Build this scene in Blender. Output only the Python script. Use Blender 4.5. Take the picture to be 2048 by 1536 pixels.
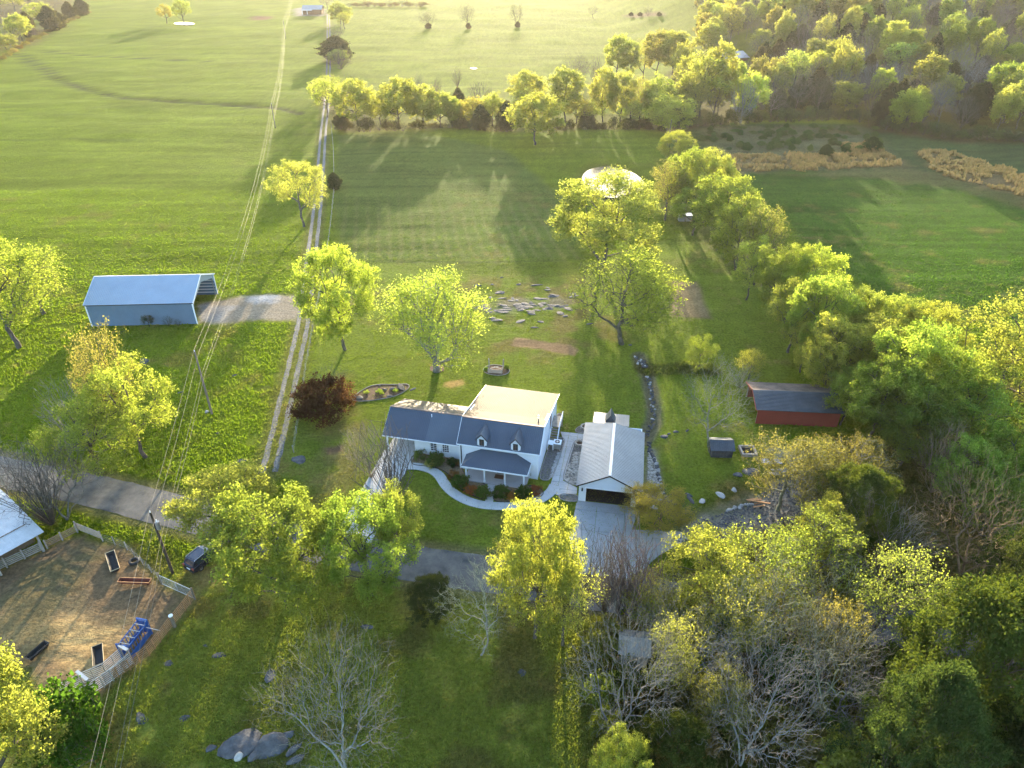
import bpy, math, random
import numpy as np
from mathutils import Vector, Matrix

for o in list(bpy.data.objects):
    bpy.data.objects.remove(o, do_unlink=True)
S = bpy.context.scene
C = S.collection
R = math.radians
rnd = random.Random(7)

# ------------------------------------------------------------------ camera, light, exposure
CAM_H, PITCH, FPX = 60.0, 32.8, 1422.0          # drone height (m), tilt below the horizon, focal length in photo pixels
cam = bpy.data.objects.new('camera', bpy.data.cameras.new('camera'))
C.objects.link(cam)
cam.location = (0, 0, CAM_H)
cam.rotation_euler = (R(90 - PITCH), 0, 0)
cam.data.sensor_width = 36.0
cam.data.lens = 36.0 * FPX / 2048.0
cam.data.clip_start = 0.5
cam.data.clip_end = 6000
S.camera = cam

SUN_EL, SUN_AZ = 8.4, 1.6                        # azimuth: degrees to the right of the view axis (+Y)
w = bpy.data.worlds.new('World')
S.world = w
w.use_nodes = True
nt = w.node_tree
sky = nt.nodes.new('ShaderNodeTexSky')
sky.sky_type = 'NISHITA'
sky.sun_disc = False
sky.sun_elevation = R(SUN_EL)
sky.sun_rotation = R(SUN_AZ)
sky.air_density = 1.0
sky.dust_density = 1.0
sky.ozone_density = 1.8
nt.nodes['Background'].inputs['Strength'].default_value = 0.15
nt.links.new(sky.outputs[0], nt.nodes['Background'].inputs[0])
sl = bpy.data.lights.new('sun', 'SUN')
sl.energy = 2.85
sl.angle = R(0.55)
sl.color = (1.0, 0.82, 0.55)
sun = bpy.data.objects.new('sun', sl)
C.objects.link(sun)
sd = Vector((math.sin(R(SUN_AZ)) * math.cos(R(SUN_EL)), math.cos(R(SUN_AZ)) * math.cos(R(SUN_EL)), math.sin(R(SUN_EL))))
sun.rotation_euler = sd.to_track_quat('Z', 'Y').to_euler()
S.view_settings.view_transform = 'Standard'
S.view_settings.look = 'None'
S.view_settings.exposure = 2.95
S.view_settings.gamma = 1.0
S.view_settings.use_curve_mapping = False
S.render.engine = 'CYCLES'
cy = S.cycles
cy.use_denoising = True
cy.max_bounces = 8
cy.diffuse_bounces = 5
cy.glossy_bounces = 2
cy.transmission_bounces = 6
cy.transparent_max_bounces = 4
cy.volume_bounces = 0
cy.use_adaptive_sampling = True
cy.adaptive_threshold = 0.02
cy.caustics_reflective = False
cy.caustics_refractive = False

# ------------------------------------------------------------------ terrain and photo survey helpers
def smooth(a, b, x):
    t = np.clip((x - a) / (b - a), 0, 1)
    return t * t * (3 - 2 * t)

def hill(x, y):
    """the wooded rise beyond the fields"""
    x = np.asarray(x, float); y = np.asarray(y, float)
    e = np.clip(y - 255 - 0.10 * np.clip(x - 150, 0, 400), 0, 900)
    return 0.118 * e * smooth(60, 190, x) * smooth(0, 60, e)

def H1(x, y):
    return float(hill(x, y))

ST, CT = math.sin(R(PITCH)), math.cos(R(PITCH))
def at(u, v, z=0.0):
    """ground point (x, y) seen at photo pixel (u, v); z = height above the ground"""
    a = (u - 1024) / FPX; b = (v - 768) / FPX
    gz = 0.0
    for _ in range(12):
        d = (CAM_H - z - gz) / (ST + b * CT)
        x, y = a * d, d * (CT - b * ST)
        gz = 0.5 * gz + 0.5 * H1(x, y)
    return x, y

def height_at(v, y):
    b = (v - 768) / FPX
    d = y / (CT - b * ST)
    return CAM_H - d * (ST + b * CT)

def depth(x, y, z=0):
    return y * CT + (CAM_H - z) * ST

def pix(x, y, z):
    d = depth(x, y, z)
    return 1024 + FPX * x / d, 768 + FPX * ((CAM_H - z) * CT - y * ST) / d

def P(*uv):
    return [at(u, v) for u, v in uv]

_rs = np.random.RandomState(11)
_tab = _rs.rand(256, 256)
def vnoise(x, y):
    x = np.asarray(x, float); y = np.asarray(y, float)
    xi = np.floor(x).astype(int); yi = np.floor(y).astype(int)
    fx = x - xi; fy = y - yi
    fx = fx * fx * (3 - 2 * fx); fy = fy * fy * (3 - 2 * fy)
    g = lambda a, b: _tab[a & 255, b & 255]
    return (g(xi, yi) * (1 - fx) + g(xi + 1, yi) * fx) * (1 - fy) + (g(xi, yi + 1) * (1 - fx) + g(xi + 1, yi + 1) * fx) * fy

def fbm(x, y, o=4):
    s = 0; a = 0.5
    for i in range(o):
        s = s + a * vnoise(x * 2 ** i + 17.3 * i, y * 2 ** i + 5.1 * i); a *= 0.5
    return s / (1 - 0.5 ** o)

def sdist(poly, x, y):
    """signed distance to polygon, positive inside"""
    p = np.array(poly, float)
    d = np.full(x.shape, 1e9); ins = np.zeros(x.shape, bool)
    for i in range(len(p)):
        a = p[i]; b = p[(i + 1) % len(p)]
        e = b - a
        t = np.clip(((x - a[0]) * e[0] + (y - a[1]) * e[1]) / max(e @ e, 1e-9), 0, 1)
        d = np.minimum(d, np.hypot(x - a[0] - t * e[0], y - a[1] - t * e[1]))
        c = ((a[1] > y) != (b[1] > y))
        with np.errstate(divide='ignore', invalid='ignore'):
            xx = a[0] + (y - a[1]) * e[0] / (e[1] if abs(e[1]) > 1e-9 else 1e-9)
        ins ^= c & (x < xx)
    return np.where(ins, d, -d)

def ldist(line, x, y):
    p = np.array(line, float); d = np.full(x.shape, 1e9)
    for i in range(len(p) - 1):
        a = p[i]; e = p[i + 1] - a
        t = np.clip(((x - a[0]) * e[0] + (y - a[1]) * e[1]) / max(e @ e, 1e-9), 0, 1)
        d = np.minimum(d, np.hypot(x - a[0] - t * e[0], y - a[1] - t * e[1]))
    return d

# ------------------------------------------------------------------ object helpers
def tag(o, label=None, cat=None, group=None, kind=None):
    if label: o['label'] = label
    if cat: o['category'] = cat
    if group: o['group'] = group
    if kind: o['kind'] = kind
    return o

def root(name, x, y, z=None, rz=0.0, label=None, cat=None, group=None):
    o = bpy.data.objects.new(name, None)
    C.objects.link(o)
    o.empty_display_size = 0.3
    o.location = (x, y, H1(x, y) if z is None else z)
    o.rotation_euler = (0, 0, rz)
    return tag(o, label, cat, group)

def link(name, me, parent=None, mat=None):
    o = bpy.data.objects.new(name, me)
    C.objects.link(o)
    if parent is not None: o.parent = parent
    if mat is not None and not me.materials:
        for m in (mat if isinstance(mat, (list, tuple)) else [mat]): me.materials.append(m)
    return o

def np_mesh(name, v, f, smooth_=False):
    """v (N,3); f (M,k) with constant k"""
    v = np.asarray(v, np.float32); f = np.asarray(f, np.int32)
    me = bpy.data.meshes.new(name)
    k = f.shape[1]
    me.vertices.add(len(v)); me.vertices.foreach_set('co', v.ravel())
    me.loops.add(f.size); me.loops.foreach_set('vertex_index', f.ravel())
    me.polygons.add(len(f)); me.polygons.foreach_set('loop_start', np.arange(0, f.size, k, dtype=np.int32))
    me.update(calc_edges=True)
    if smooth_:
        me.polygons.foreach_set('use_smooth', np.ones(len(f), bool))
    return me

class MB:
    """collects boxes, prisms, tubes and sheets, then links them as one mesh object"""
    def __init__(s): s.v = []; s.f = []; s.mi = []; s.m = 0
    def mat(s, i): s.m = i; return s
    def add(s, vs, fs):
        n = len(s.v); s.v += [tuple(p) for p in vs]
        for f in fs: s.f.append([n + i for i in f]); s.mi.append(s.m)
        return s
    def box(s, x0, y0, z0, x1, y1, z1):
        v = [(x, y, z) for z in (z0, z1) for y in (y0, y1) for x in (x0, x1)]
        return s.add(v, [(0, 2, 3, 1), (4, 5, 7, 6), (0, 1, 5, 4), (2, 6, 7, 3), (0, 4, 6, 2), (1, 3, 7, 5)])
    def beam(s, a, b, w_, h_=None):
        """square bar from a to b"""
        a = Vector(a); b = Vector(b); h_ = h_ or w_
        d = (b - a).normalized()
        u = d.cross(Vector((0, 0, 1)))
        if u.length < 1e-4: u = Vector((1, 0, 0))
        u.normalize(); t = u.cross(d).normalized()
        v = [p + u * (i * w_ / 2) + t * (j * h_ / 2) for p in (a, b) for i, j in ((-1, -1), (1, -1), (1, 1), (-1, 1))]
        return s.add(v, [(3, 2, 1, 0), (4, 5, 6, 7), (0, 1, 5, 4), (1, 2, 6, 5), (2, 3, 7, 6), (3, 0, 4, 7)])
    def tube(s, pts, r, n=6, cap=True):
        pts = [Vector(p) for p in pts]
        rr = r if isinstance(r, (list, tuple)) else [r] * len(pts)
        vs = []
        for i, p in enumerate(pts):
            d = (pts[min(i + 1, len(pts) - 1)] - pts[max(i - 1, 0)]).normalized()
            u = d.cross(Vector((0, 0, 1)))
            if u.length < 1e-3: u = d.cross(Vector((0, 1, 0)))
            u.normalize(); t = d.cross(u)
            for k in range(n):
                a = 2 * math.pi * k / n
                vs.append(p + (u * math.cos(a) + t * math.sin(a)) * rr[i])
        fs = [(i * n + k, i * n + (k + 1) % n, (i + 1) * n + (k + 1) % n, (i + 1) * n + k) for i in range(len(pts) - 1) for k in range(n)]
        if cap: fs += [tuple(range(n - 1, -1, -1)), tuple(range((len(pts) - 1) * n, len(pts) * n))]
        return s.add(vs, fs)
    def prism(s, poly, z0, z1):
        n = len(poly)
        if sum(poly[i][0] * poly[(i + 1) % n][1] - poly[(i + 1) % n][0] * poly[i][1] for i in range(n)) < 0: poly = poly[::-1]
        v = [(p[0], p[1], z0) for p in poly] + [(p[0], p[1], z1) for p in poly]
        return s.add(v, [tuple(range(n - 1, -1, -1)), tuple(range(n, 2 * n))] + [(i, (i + 1) % n, n + (i + 1) % n, n + i) for i in range(n)])
    def plate(s, pts, t=0.05):
        """planar polygon (3d points) given thickness t below its normal"""
        p = [Vector(q) for q in pts]; n = len(p)
        nn = Vector((0, 0, 0))
        for i in range(n): nn += (p[i] - p[0]).cross(p[(i + 1) % n] - p[0])
        nn.normalize()
        v = p + [q - nn * t for q in p]
        return s.add(v, [tuple(range(n)), tuple(range(2 * n - 1, n - 1, -1))] + [(i, n + i, n + (i + 1) % n, (i + 1) % n) for i in range(n)])
    def ribbed(s, a, b, c, d, pitch=0.23, h_=0.03, t=0.04):
        """metal roof plane: a,b bottom edge, c,d top edge (a-b-c-d counterclockwise from above), raised ribs from eave to ridge"""
        a, b, c, d = (Vector(q) for q in (a, b, c, d))
        s.plate([a, b, c, d], t)
        nn = (b - a).cross(d - a).normalized()
        L = (b - a).length; k = max(2, int(L / pitch))
        for i in range(k + 1):
            f = i / k
            p = a.lerp(b, f); q = d.lerp(c, f)
            e = (b - a).normalized() * 0.022
            up = nn * h_
            vs = [p - e * 1.6, p + e * 1.6, p + e + up, p - e + up, q - e * 1.6, q + e * 1.6, q + e + up, q - e + up]
            s.add(vs, [(0, 1, 2, 3), (7, 6, 5, 4), (3, 2, 6, 7), (0, 3, 7, 4), (2, 1, 5, 6)])
        return s
    def wall_rect(s, a, b, z0, z1, t=0.12):
        a = Vector((a[0], a[1], 0)); b = Vector((b[0], b[1], 0))
        d = (b - a).normalized(); n = Vector((-d.y, d.x, 0)) * t
        return s.prism([a, b, b + n, a + n], z0, z1)
    def build(s, name, mat, parent=None, smooth_=False):
        me = bpy.data.meshes.new(name)
        me.from_pydata(s.v, [], s.f)
        for m in (mat if isinstance(mat, (list, tuple)) else [mat]): me.materials.append(m)
        me.polygons.foreach_set('material_index', s.mi)
        if smooth_: me.polygons.foreach_set('use_smooth', [True] * len(s.f))
        me.update()
        return link(name, me, parent)

# ------------------------------------------------------------------ materials
MATS = {}
def material(name, col, rough=0.7, metal=0.0, var=0.12, scale=1.5, bump=0.0, bscale=20, detail=5, col2=None, stretch=(1, 1, 1), spec=0.4, obj_space=True, coat=0):
    m = bpy.data.materials.new(name); m.use_nodes = True
    n = m.node_tree.nodes; l = m.node_tree.links
    bs = n['Principled BSDF']
    bs.inputs['Roughness'].default_value = rough
    bs.inputs['Metallic'].default_value = metal
    bs.inputs['Specular IOR Level'].default_value = spec
    if coat: bs.inputs['Coat Weight'].default_value = coat
    tc = n.new('ShaderNodeTexCoord'); mp = n.new('ShaderNodeMapping')
    mp.inputs['Scale'].default_value = stretch
    if obj_space:
        l.new(tc.outputs['Object'], mp.inputs['Vector'])
    else:
        ge = n.new('ShaderNodeNewGeometry'); l.new(ge.outputs['Position'], mp.inputs['Vector'])
    nz = n.new('ShaderNodeTexNoise'); nz.inputs['Scale'].default_value = scale; nz.inputs['Detail'].default_value = detail; nz.inputs['Roughness'].default_value = 0.65
    l.new(mp.outputs[0], nz.inputs['Vector'])
    cr = n.new('ShaderNodeValToRGB')
    cr.color_ramp.elements[0].position = 0.3; cr.color_ramp.elements[1].position = 0.72
    a = [max(0, c * (1 - var)) for c in col]; b = [min(1, c * (1 + var)) for c in (col2 or col)]
    cr.color_ramp.elements[0].color = (*a, 1); cr.color_ramp.elements[1].color = (*b, 1)
    l.new(nz.outputs['Fac'], cr.inputs[0]); l.new(cr.outputs[0], bs.inputs['Base Color'])
    if bump:
        n2 = n.new('ShaderNodeTexNoise'); n2.inputs['Scale'].default_value = bscale; n2.inputs['Detail'].default_value = 4
        l.new(mp.outputs[0], n2.inputs['Vector'])
        bu = n.new('ShaderNodeBump'); bu.inputs['Strength'].default_value = bump; bu.inputs['Distance'].default_value = 0.1
        l.new(n2.outputs['Fac'], bu.inputs['Height']); l.new(bu.outputs[0], bs.inputs['Normal'])
    MATS[name] = m
    return m

def leaf_material(name, trans=0.5, tint=(1.25, 1.15, 0.55), rough=0.6):
    """leaf: colour from the object's own colour with variation from leaf to leaf; lets light through"""
    m = bpy.data.materials.new(name); m.use_nodes = True
    n = m.node_tree.nodes; l = m.node_tree.links
    n.remove(n['Principled BSDF'])
    oi = n.new('ShaderNodeObjectInfo')
    at_ = n.new('ShaderNodeAttribute'); at_.attribute_name = 'leafvar'
    hsv = n.new('ShaderNodeHueSaturation')
    mr = n.new('ShaderNodeMapRange'); mr.inputs['To Min'].default_value = 0.74; mr.inputs['To Max'].default_value = 1.24
    l.new(at_.outputs['Fac'], mr.inputs['Value']); l.new(mr.outputs[0], hsv.inputs['Value'])
    mh = n.new('ShaderNodeMapRange'); mh.inputs['To Min'].default_value = 0.518; mh.inputs['To Max'].default_value = 0.494
    l.new(at_.outputs['Fac'], mh.inputs['Value']); l.new(mh.outputs[0], hsv.inputs['Hue'])
    l.new(oi.outputs['Color'], hsv.inputs['Color'])
    df = n.new('ShaderNodeBsdfDiffuse'); l.new(hsv.outputs[0], df.inputs['Color'])
    tr = n.new('ShaderNodeBsdfTranslucent')
    mx = n.new('ShaderNodeMix'); mx.data_type = 'RGBA'; mx.blend_type = 'MULTIPLY'; mx.inputs[0].default_value = 1.0
    l.new(hsv.outputs[0], mx.inputs[6]); mx.inputs[7].default_value = (*tint, 1)
    l.new(mx.outputs[2], tr.inputs['Color'])
    ms = n.new('ShaderNodeMixShader'); ms.inputs[0].default_value = trans
    l.new(df.outputs[0], ms.inputs[1]); l.new(tr.outputs[0], ms.inputs[2])
    l.new(ms.outputs[0], n['Material Output'].inputs['Surface'])
    MATS[name] = m
    return m

def bark_material(name):
    m = bpy.data.materials.new(name); m.use_nodes = True
    n = m.node_tree.nodes; l = m.node_tree.links
    bs = n['Principled BSDF']; bs.inputs['Roughness'].default_value = 0.9; bs.inputs['Specular IOR Level'].default_value = 0.15
    oi = n.new('ShaderNodeObjectInfo'); tc = n.new('ShaderNodeTexCoord')
    nz = n.new('ShaderNodeTexNoise'); nz.inputs['Scale'].default_value = 3.0; nz.inputs['Detail'].default_value = 6
    l.new(tc.outputs['Object'], nz.inputs['Vector'])
    mr = n.new('ShaderNodeMapRange'); mr.inputs['From Min'].default_value = 0.3; mr.inputs['From Max'].default_value = 0.7
    mr.inputs['To Min'].default_value = 0.6; mr.inputs['To Max'].default_value = 1.35
    l.new(nz.outputs['Fac'], mr.inputs['Value'])
    hsv = n.new('ShaderNodeHueSaturation'); l.new(oi.outputs['Color'], hsv.inputs['Color']); l.new(mr.outputs[0], hsv.inputs['Value'])
    l.new(hsv.outputs[0], bs.inputs['Base Color'])
    MATS[name] = m
    return m

leafM = leaf_material('spring_leaf', 0.64, (2.0, 2.15, 1.1))
cedarM = leaf_material('cedar_needle', 0.40, (1.8, 1.7, 0.8))
barkM = bark_material('bark')
# ------------------------------------------------------------------ ground: colours of the land cover
BRIGHT = np.array((0.118, 0.172, 0.014)); LAWN = np.array((0.115, 0.158, 0.018)); DEEP = np.array((0.050, 0.104, 0.013))
ROWS = np.array((0.095, 0.140, 0.030)); PAST = np.array((0.155, 0.185, 0.032)); DIRT = np.array((0.150, 0.100, 0.055))
STRAW = np.array((0.430, 0.290, 0.120)); TAN = np.array((0.210, 0.150, 0.080)); DRYG = np.array((0.150, 0.125, 0.045))
LEAFL = np.array((0.085, 0.066, 0.036)); GRAVEL = np.array((0.300, 0.280, 0.260)); MUD = np.array((0.075, 0.055, 0.036)); ROCKC = np.array((0.24, 0.23, 0.22))

road_c = P((-420, 868), (-200, 905), (0, 943), (200, 984), (380, 1030), (600, 1084), (850, 1130), (1000, 1152), (1200, 1183), (1450, 1212), (1700, 1242), (2048, 1290), (2400, 1330))
drive_c = P((537, 945), (560, 850), (590, 720), (607, 640), (622, 520), (634, 420), (641, 340), (647, 260), (652, 220), (655, 180), (657, 130), (657, 90), (657, 50), (656, 25))
ditch_c = P((40, 108), (70, 128), (95, 142), (115, 158), (150, 170), (190, 181), (250, 194), (340, 202), (440, 208), (540, 214), (600, 228))
ditch2_c = P((85, 102), (150, 108), (260, 116), (420, 122))
creek_c = P((1278, 712), (1284, 730), (1296, 755), (1302, 785), (1308, 820), (1307, 845), (1296, 868), (1288, 882))
brush_c = P((1290, 738), (1330, 740), (1370, 734), (1420, 742))
pond_p = P((1165, 348), (1180, 336), (1210, 331), (1240, 334), (1270, 345), (1288, 360), (1290, 376), (1262, 392), (1215, 396), (1178, 380), (1164, 362))
pond2_p = P((345, 47), (352, 44), (372, 43.5), (390, 46), (388, 48.5), (365, 49.5))
pen_p = P((-60, 1165), (60, 1112), (120, 1082), (165, 1076), (252, 1096), (320, 1162), (388, 1200), (346, 1252), (300, 1312), (200, 1392), (120, 1400), (50, 1345), (-60, 1318))
apron_p = P((392, 606), (440, 596), (510, 588), (590, 588), (606, 600), (600, 640), (560, 646), (500, 642), (440, 648), (396, 648))
plot1_p = P((1030, 674), (1140, 690), (1158, 700), (1150, 712), (1090, 700), (1022, 692))
plot2_p = P((1338, 561), (1396, 562), (1424, 638), (1344, 634))
rows_p = P((672, 268), (820, 262), (1010, 300), (1150, 420), (1170, 520), (690, 520), (668, 420))
field_p = P((1478, 345), (1800, 330), (2300, 420), (2300, 700), (1900, 640), (1760, 600), (1600, 480))
scrub_p = P((1395, 256), (1730, 250), (1800, 325), (1475, 345), (1420, 300))
tan1_p = P((1466, 316), (1550, 312), (1700, 308), (1800, 320), (1806, 330), (1660, 334), (1480, 342))
tan2_p = P((1690, 292), (1735, 286), (1790, 318), (1720, 316))
tan3_p = P((1832, 300), (1900, 306), (1980, 330), (2060, 350), (2060, 400), (1940, 365), (1870, 340))
wood_p = P((1330, 150), (1420, 70), (1405, -20), (2200, -20), (2200, 290), (1900, 282), (1760, 262), (1700, 235), (1480, 248), (1340, 262))
row_p = P((640, 180), (700, 215), (1000, 235), (1330, 225), (1335, 262), (1000, 262), (690, 262), (655, 240))
hedge_p = P((1330, 300), (1400, 290), (1520, 420), (1640, 560), (1780, 660), (2060, 700), (2060, 900), (1760, 880), (1640, 720), (1500, 560), (1330, 440))
right_p = P((1480, 960), (1700, 880), (2100, 880), (2100, 1600), (1180, 1600), (1200, 1290), (1290, 1210), (1500, 1180), (1400, 1060))
lot_p = P((1330, 1075), (1400, 1035), (1480, 1010), (1560, 960), (1650, 935), (1740, 950), (1720, 1010), (1560, 1060), (1440, 1080), (1350, 1100))
rockA_p = P((985, 604), (1060, 598), (1132, 604), (1120, 618), (1040, 622), (975, 632))
rockB_p = P((935, 612), (985, 606), (960, 624), (930, 626))
verge_p = P((470, 1030), (540, 945), (660, 940), (600, 1010))

def ground_cover(x, y):
    """colour, grass height and micro relief (0..1) of the land at (x, y)"""
    x = np.asarray(x, float); y = np.asarray(y, float)
    n1 = fbm(x * 0.05, y * 0.05); n2 = fbm(x * 0.22 + 9, y * 0.22); n3 = fbm(x * 0.9, y * 0.9 + 4); n4 = fbm(x * 0.011 + 3, y * 0.011)
    jag = (n2 - 0.5) * 3.0 + (n3 - 0.5) * 1.6
    col = np.zeros(x.shape + (3,))
    hgt = np.full(x.shape, 0.17); rel = np.ones(x.shape)
    col[:] = BRIGHT
    def put(mask, c, h_=None, r_=None):
        nonlocal hgt, rel
        col[:] = col * (1 - mask[..., None]) + np.asarray(c) * mask[..., None]
        if h_ is not None: hgt = hgt * (1 - mask) + h_ * mask
        if r_ is not None: rel = rel * (1 - mask) + r_ * mask
    def poly(p, c, soft=0.8, j=1.0, amt=1.0, h_=None, r_=None):
        m = smooth(-soft, soft, sdist(p, x, y) + jag * j) * amt
        put(m, c, h_, r_); return m
    # yard and near pastures
    poly(P((690, 521), (1180, 522), (1480, 430), (1600, 640), (1520, 1100), (1060, 1150), (560, 960), (640, 640), (655, 525)), LAWN, 1.0, 0.3, h_=0.085, r_=0.4)
    poly(P((-300, 1110), (400, 1120), (700, 1150), (1300, 1190), (1500, 1700), (-300, 1700)), PAST, 3, 1, h_=0.11)
    poly(rows_p, ROWS, 2.0, 0.6, h_=0.12, r_=0.8)
    # sown rows: strips fanning along the field
    rx = x + 4 * n1
    st = smooth(0.75, 0.95, np.abs(np.sin((rx + 0.16 * (y - 150)) * 1.15)) + 0.25 * (n2 - 0.5))
    mk = smooth(-3, 3, sdist(rows_p, x, y)) * st * smooth(200, 150, y - 6 * n1) * 0.45
    put(mk * .85, (0.175, 0.185, 0.08))
    poly(field_p, DEEP, 2.0, 0.8, h_=0.15)
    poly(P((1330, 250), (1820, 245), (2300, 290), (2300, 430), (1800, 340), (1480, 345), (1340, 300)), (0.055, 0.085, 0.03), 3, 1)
    poly(scrub_p, (0.115, 0.120, 0.060), 3, 1.2, 0.9)
    poly(P((1800, 330), (1900, 350), (2060, 360), (2200, 420), (2050, 420), (1900, 372), (1700, 352), (1560, 348)), (0.120, 0.110, 0.050), 3, 1.5, 0.7)
    for p in (tan1_p, tan2_p, tan3_p): poly(p, TAN * 0.9, 2.5, 2.2, 0.6, r_=1.0)
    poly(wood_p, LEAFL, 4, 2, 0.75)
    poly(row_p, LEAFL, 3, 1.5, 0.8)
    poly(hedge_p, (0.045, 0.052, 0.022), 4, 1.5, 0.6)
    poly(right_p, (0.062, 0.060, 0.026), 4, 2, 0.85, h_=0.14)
    poly(P((0, 0), (150, 0), (165, 20), (60, 95), (0, 118), (-200, 170), (-300, 0)), LEAFL, 4, 2, 0.8)
    # broad tone shifts of living grass, dry and mossy patches
    dry = smooth(0.56, 0.74, n2 * 0.6 + n1 * 0.4 + 0.0) * smooth(260, 150, y)
    put(dry * 0.5, DRYG)
    sp = smooth(0.62, 0.75, n3) * smooth(0.5, 0.62, n2) * smooth(180, 120, y)
    put(sp * 0.5, DRYG * 1.15)
    far = smooth(200, 320, y)
    put(far * 0.7 * smooth(0.40, 0.60, n4), np.array((0.130, 0.180, 0.020)))
    yb = smooth(-6, 3, sdist(P((930, 560), (1180, 560), (1240, 690), (1010, 720), (900, 640)), x, y)) * smooth(0.4, 0.6, n2)
    put(yb * 0.65, (0.150, 0.112, 0.050))
    lp = smooth(-4, 4, sdist(P((690, 830), (800, 830), (760, 960), (640, 1000), (600, 900)), x, y)) * smooth(0.4, 0.6, n2)
    put(lp * 0.6, (0.150, 0.125, 0.055))
    fg = smooth(62, 55, y) * smooth(0.52, 0.66, n2)
    put(fg * 0.5, (0.105, 0.092, 0.036))
    # worn and bare ground
    dd = ldist(drive_c, x, y)
    put(smooth(3.2, 1.2, dd + jag * 0.25) * 0.55, (0.140, 0.130, 0.055), 0.07, 0.3)
    poly(pen_p, DIRT * 0.9, 1.0, 0.5, h_=0.0, r_=2.4)
    put(smooth(-0.5, 2, sdist(pen_p, x, y)) * smooth(0.54, 0.68, fbm(x * .12 + 31, y * .12)) * .35, (0.07, 0.085, 0.028), 0.03)
    pm = smooth(-2, 4, sdist(P((-60, 1230), (120, 1200), (240, 1235), (300, 1260), (260, 1300), (180, 1370), (90, 1340), (-60, 1310)), x, y) + jag * 1.5)
    put(pm * (0.35 + 0.65 * smooth(0.42, 0.62, n3 * 0.6 + n2 * 0.4)), STRAW * 0.9)
    put(smooth(-0.5, 1, sdist(pen_p, x, y)) * smooth(0.6, 0.7, n3) * 0.6, MUD)
    poly(apron_p, (0.20, 0.165, 0.12), 1.2, 0.7, h_=0.02, r_=0.4)
    poly(P((480, 590), (560, 588), (556, 606), (505, 610)), GRAVEL * 0.95, 1.0, 0.8, 0.9, h_=0.0, r_=0.4)
    poly(P((398, 610), (470, 612), (440, 645), (398, 646)), GRAVEL * 0.7, 1.0, 1.0, 0.8, h_=0.0, r_=0.4)
    m = poly(plot1_p, (0.150, 0.095, 0.050), 0.4, 0.15, 1, 0.0, 0.8)
    m = poly(plot2_p, (0.165, 0.115, 0.065), 0.7, 0.25, 0.9, 0.02, 0.8)
    poly(lot_p, GRAVEL * 0.62, 1.5, 0.7, 0.85, 0.01, 0.4)
    poly(P((1540, 900), (1600, 890), (1650, 905), (1620, 925), (1550, 925)), GRAVEL * 0.8, 1.0, 0.7, 0.8, 0.0)
    poly(rockA_p, ROCKC * 0.45, 2.2, 1.6, 0.6, 0.02)
    poly(rockB_p, (0.15, 0.11, 0.06), 1.0, 1.0, 0.7, 0.02)
    poly(P((890, 765), (925, 756), (930, 768), (905, 776), (888, 772)), STRAW * 0.8, 0.4, 0.3, 0.9, 0.05)
    poly(P((640, 895), (685, 890), (690, 902), (655, 908)), (0.10, 0.055, 0.035), 0.4, 0.3, 0.9, 0.0)
    poly(P((375, 1140), (430, 1130), (480, 1160), (400, 1180)), STRAW * 0.5, 1, 0.5, 0.7, 0.02)
    dr = ldist(road_c, x, y)
    put(smooth(4.6, 2.9, dr + jag * 0.2) * 0.75, (0.115, 0.098, 0.055), 0.03, 0.1)
    dc = ldist(creek_c, x, y)
    put(smooth(1.7, 0.8, dc + jag * 0.15) * 0.9, (0.10, 0.085, 0.055), 0.02, 0.2)
    put(smooth(2.2, 0.9, ldist(brush_c, x, y) + jag * 0.3) * 0.7, (0.070, 0.085, 0.030), 0.35)
    poly(P((1293, 895), (1312, 900), (1322, 960), (1330, 1010), (1290, 1008)), (0.19, 0.165, 0.125), 0.5, 0.2, 0.9, 0.0, 0.3)
    poly(pond_p, MUD, 3.2, 0.5, 0.9, 0.02, 0.0)
    poly(P((1290, 25), (1325, 24), (1330, 32), (1270, 34), (1245, 30)), (0.13, 0.095, 0.06), 3, 1, 0.9)
    poly(P((500, 33), (540, 33), (545, 38), (505, 39)), (0.14, 0.085, 0.055), 2, 1, 0.9)
    poly(P((588, 18), (605, 14), (650, 20), (650, 31), (592, 31)), GRAVEL, 1.5, 0.3, 0.95)
    dg = np.minimum(ldist(ditch_c, x, y) - 0.6 * n2, ldist(ditch2_c, x, y) + 0.6)
    put(smooth(2.4, 0.8, dg) * 0.8, (0.040, 0.050, 0.024))
    cut = smooth(1.2, 0.2, np.abs(y - (246 + 0.02 * x + 3 * n1)) + 0.02 * np.clip(x + 75, 0, 99)) * (x < -75) * 0.4
    put(cut, (0.05, 0.075, 0.02))
    mow = smooth(0.9, 0.3, np.abs(ldist(P((690, 521), (800, 522), (960, 525), (1130, 522)), x, y))) * 0.55
    put(mow, (0.05, 0.07, 0.022))
    # lines left by mowing and grazing, running across the slope of the fields
    stre = fbm(x * 0.030 + 0.05 * n1, y * 0.55 + 3.0 * n4 + 0.6 * n1, 3)
    fieldm = smooth(100, 135, y) * (1 - 0.6 * smooth(380, 560, y))
    col *= (1 + fieldm * 0.55 * (stre - 0.5))[..., None]
    pass_ = np.sin((x * 0.30 + y * 0.95) * 0.42 + 2.5 * n4)
    col *= (1 + 0.022 * fieldm * pass_)[..., None]
    # fine tone
    col *= (0.78 + 0.44 * n3)[..., None] * (0.85 + 0.3 * n1)[..., None]
    return np.clip(col, 0.004, 1), np.clip(hgt, 0, 1), rel

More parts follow.
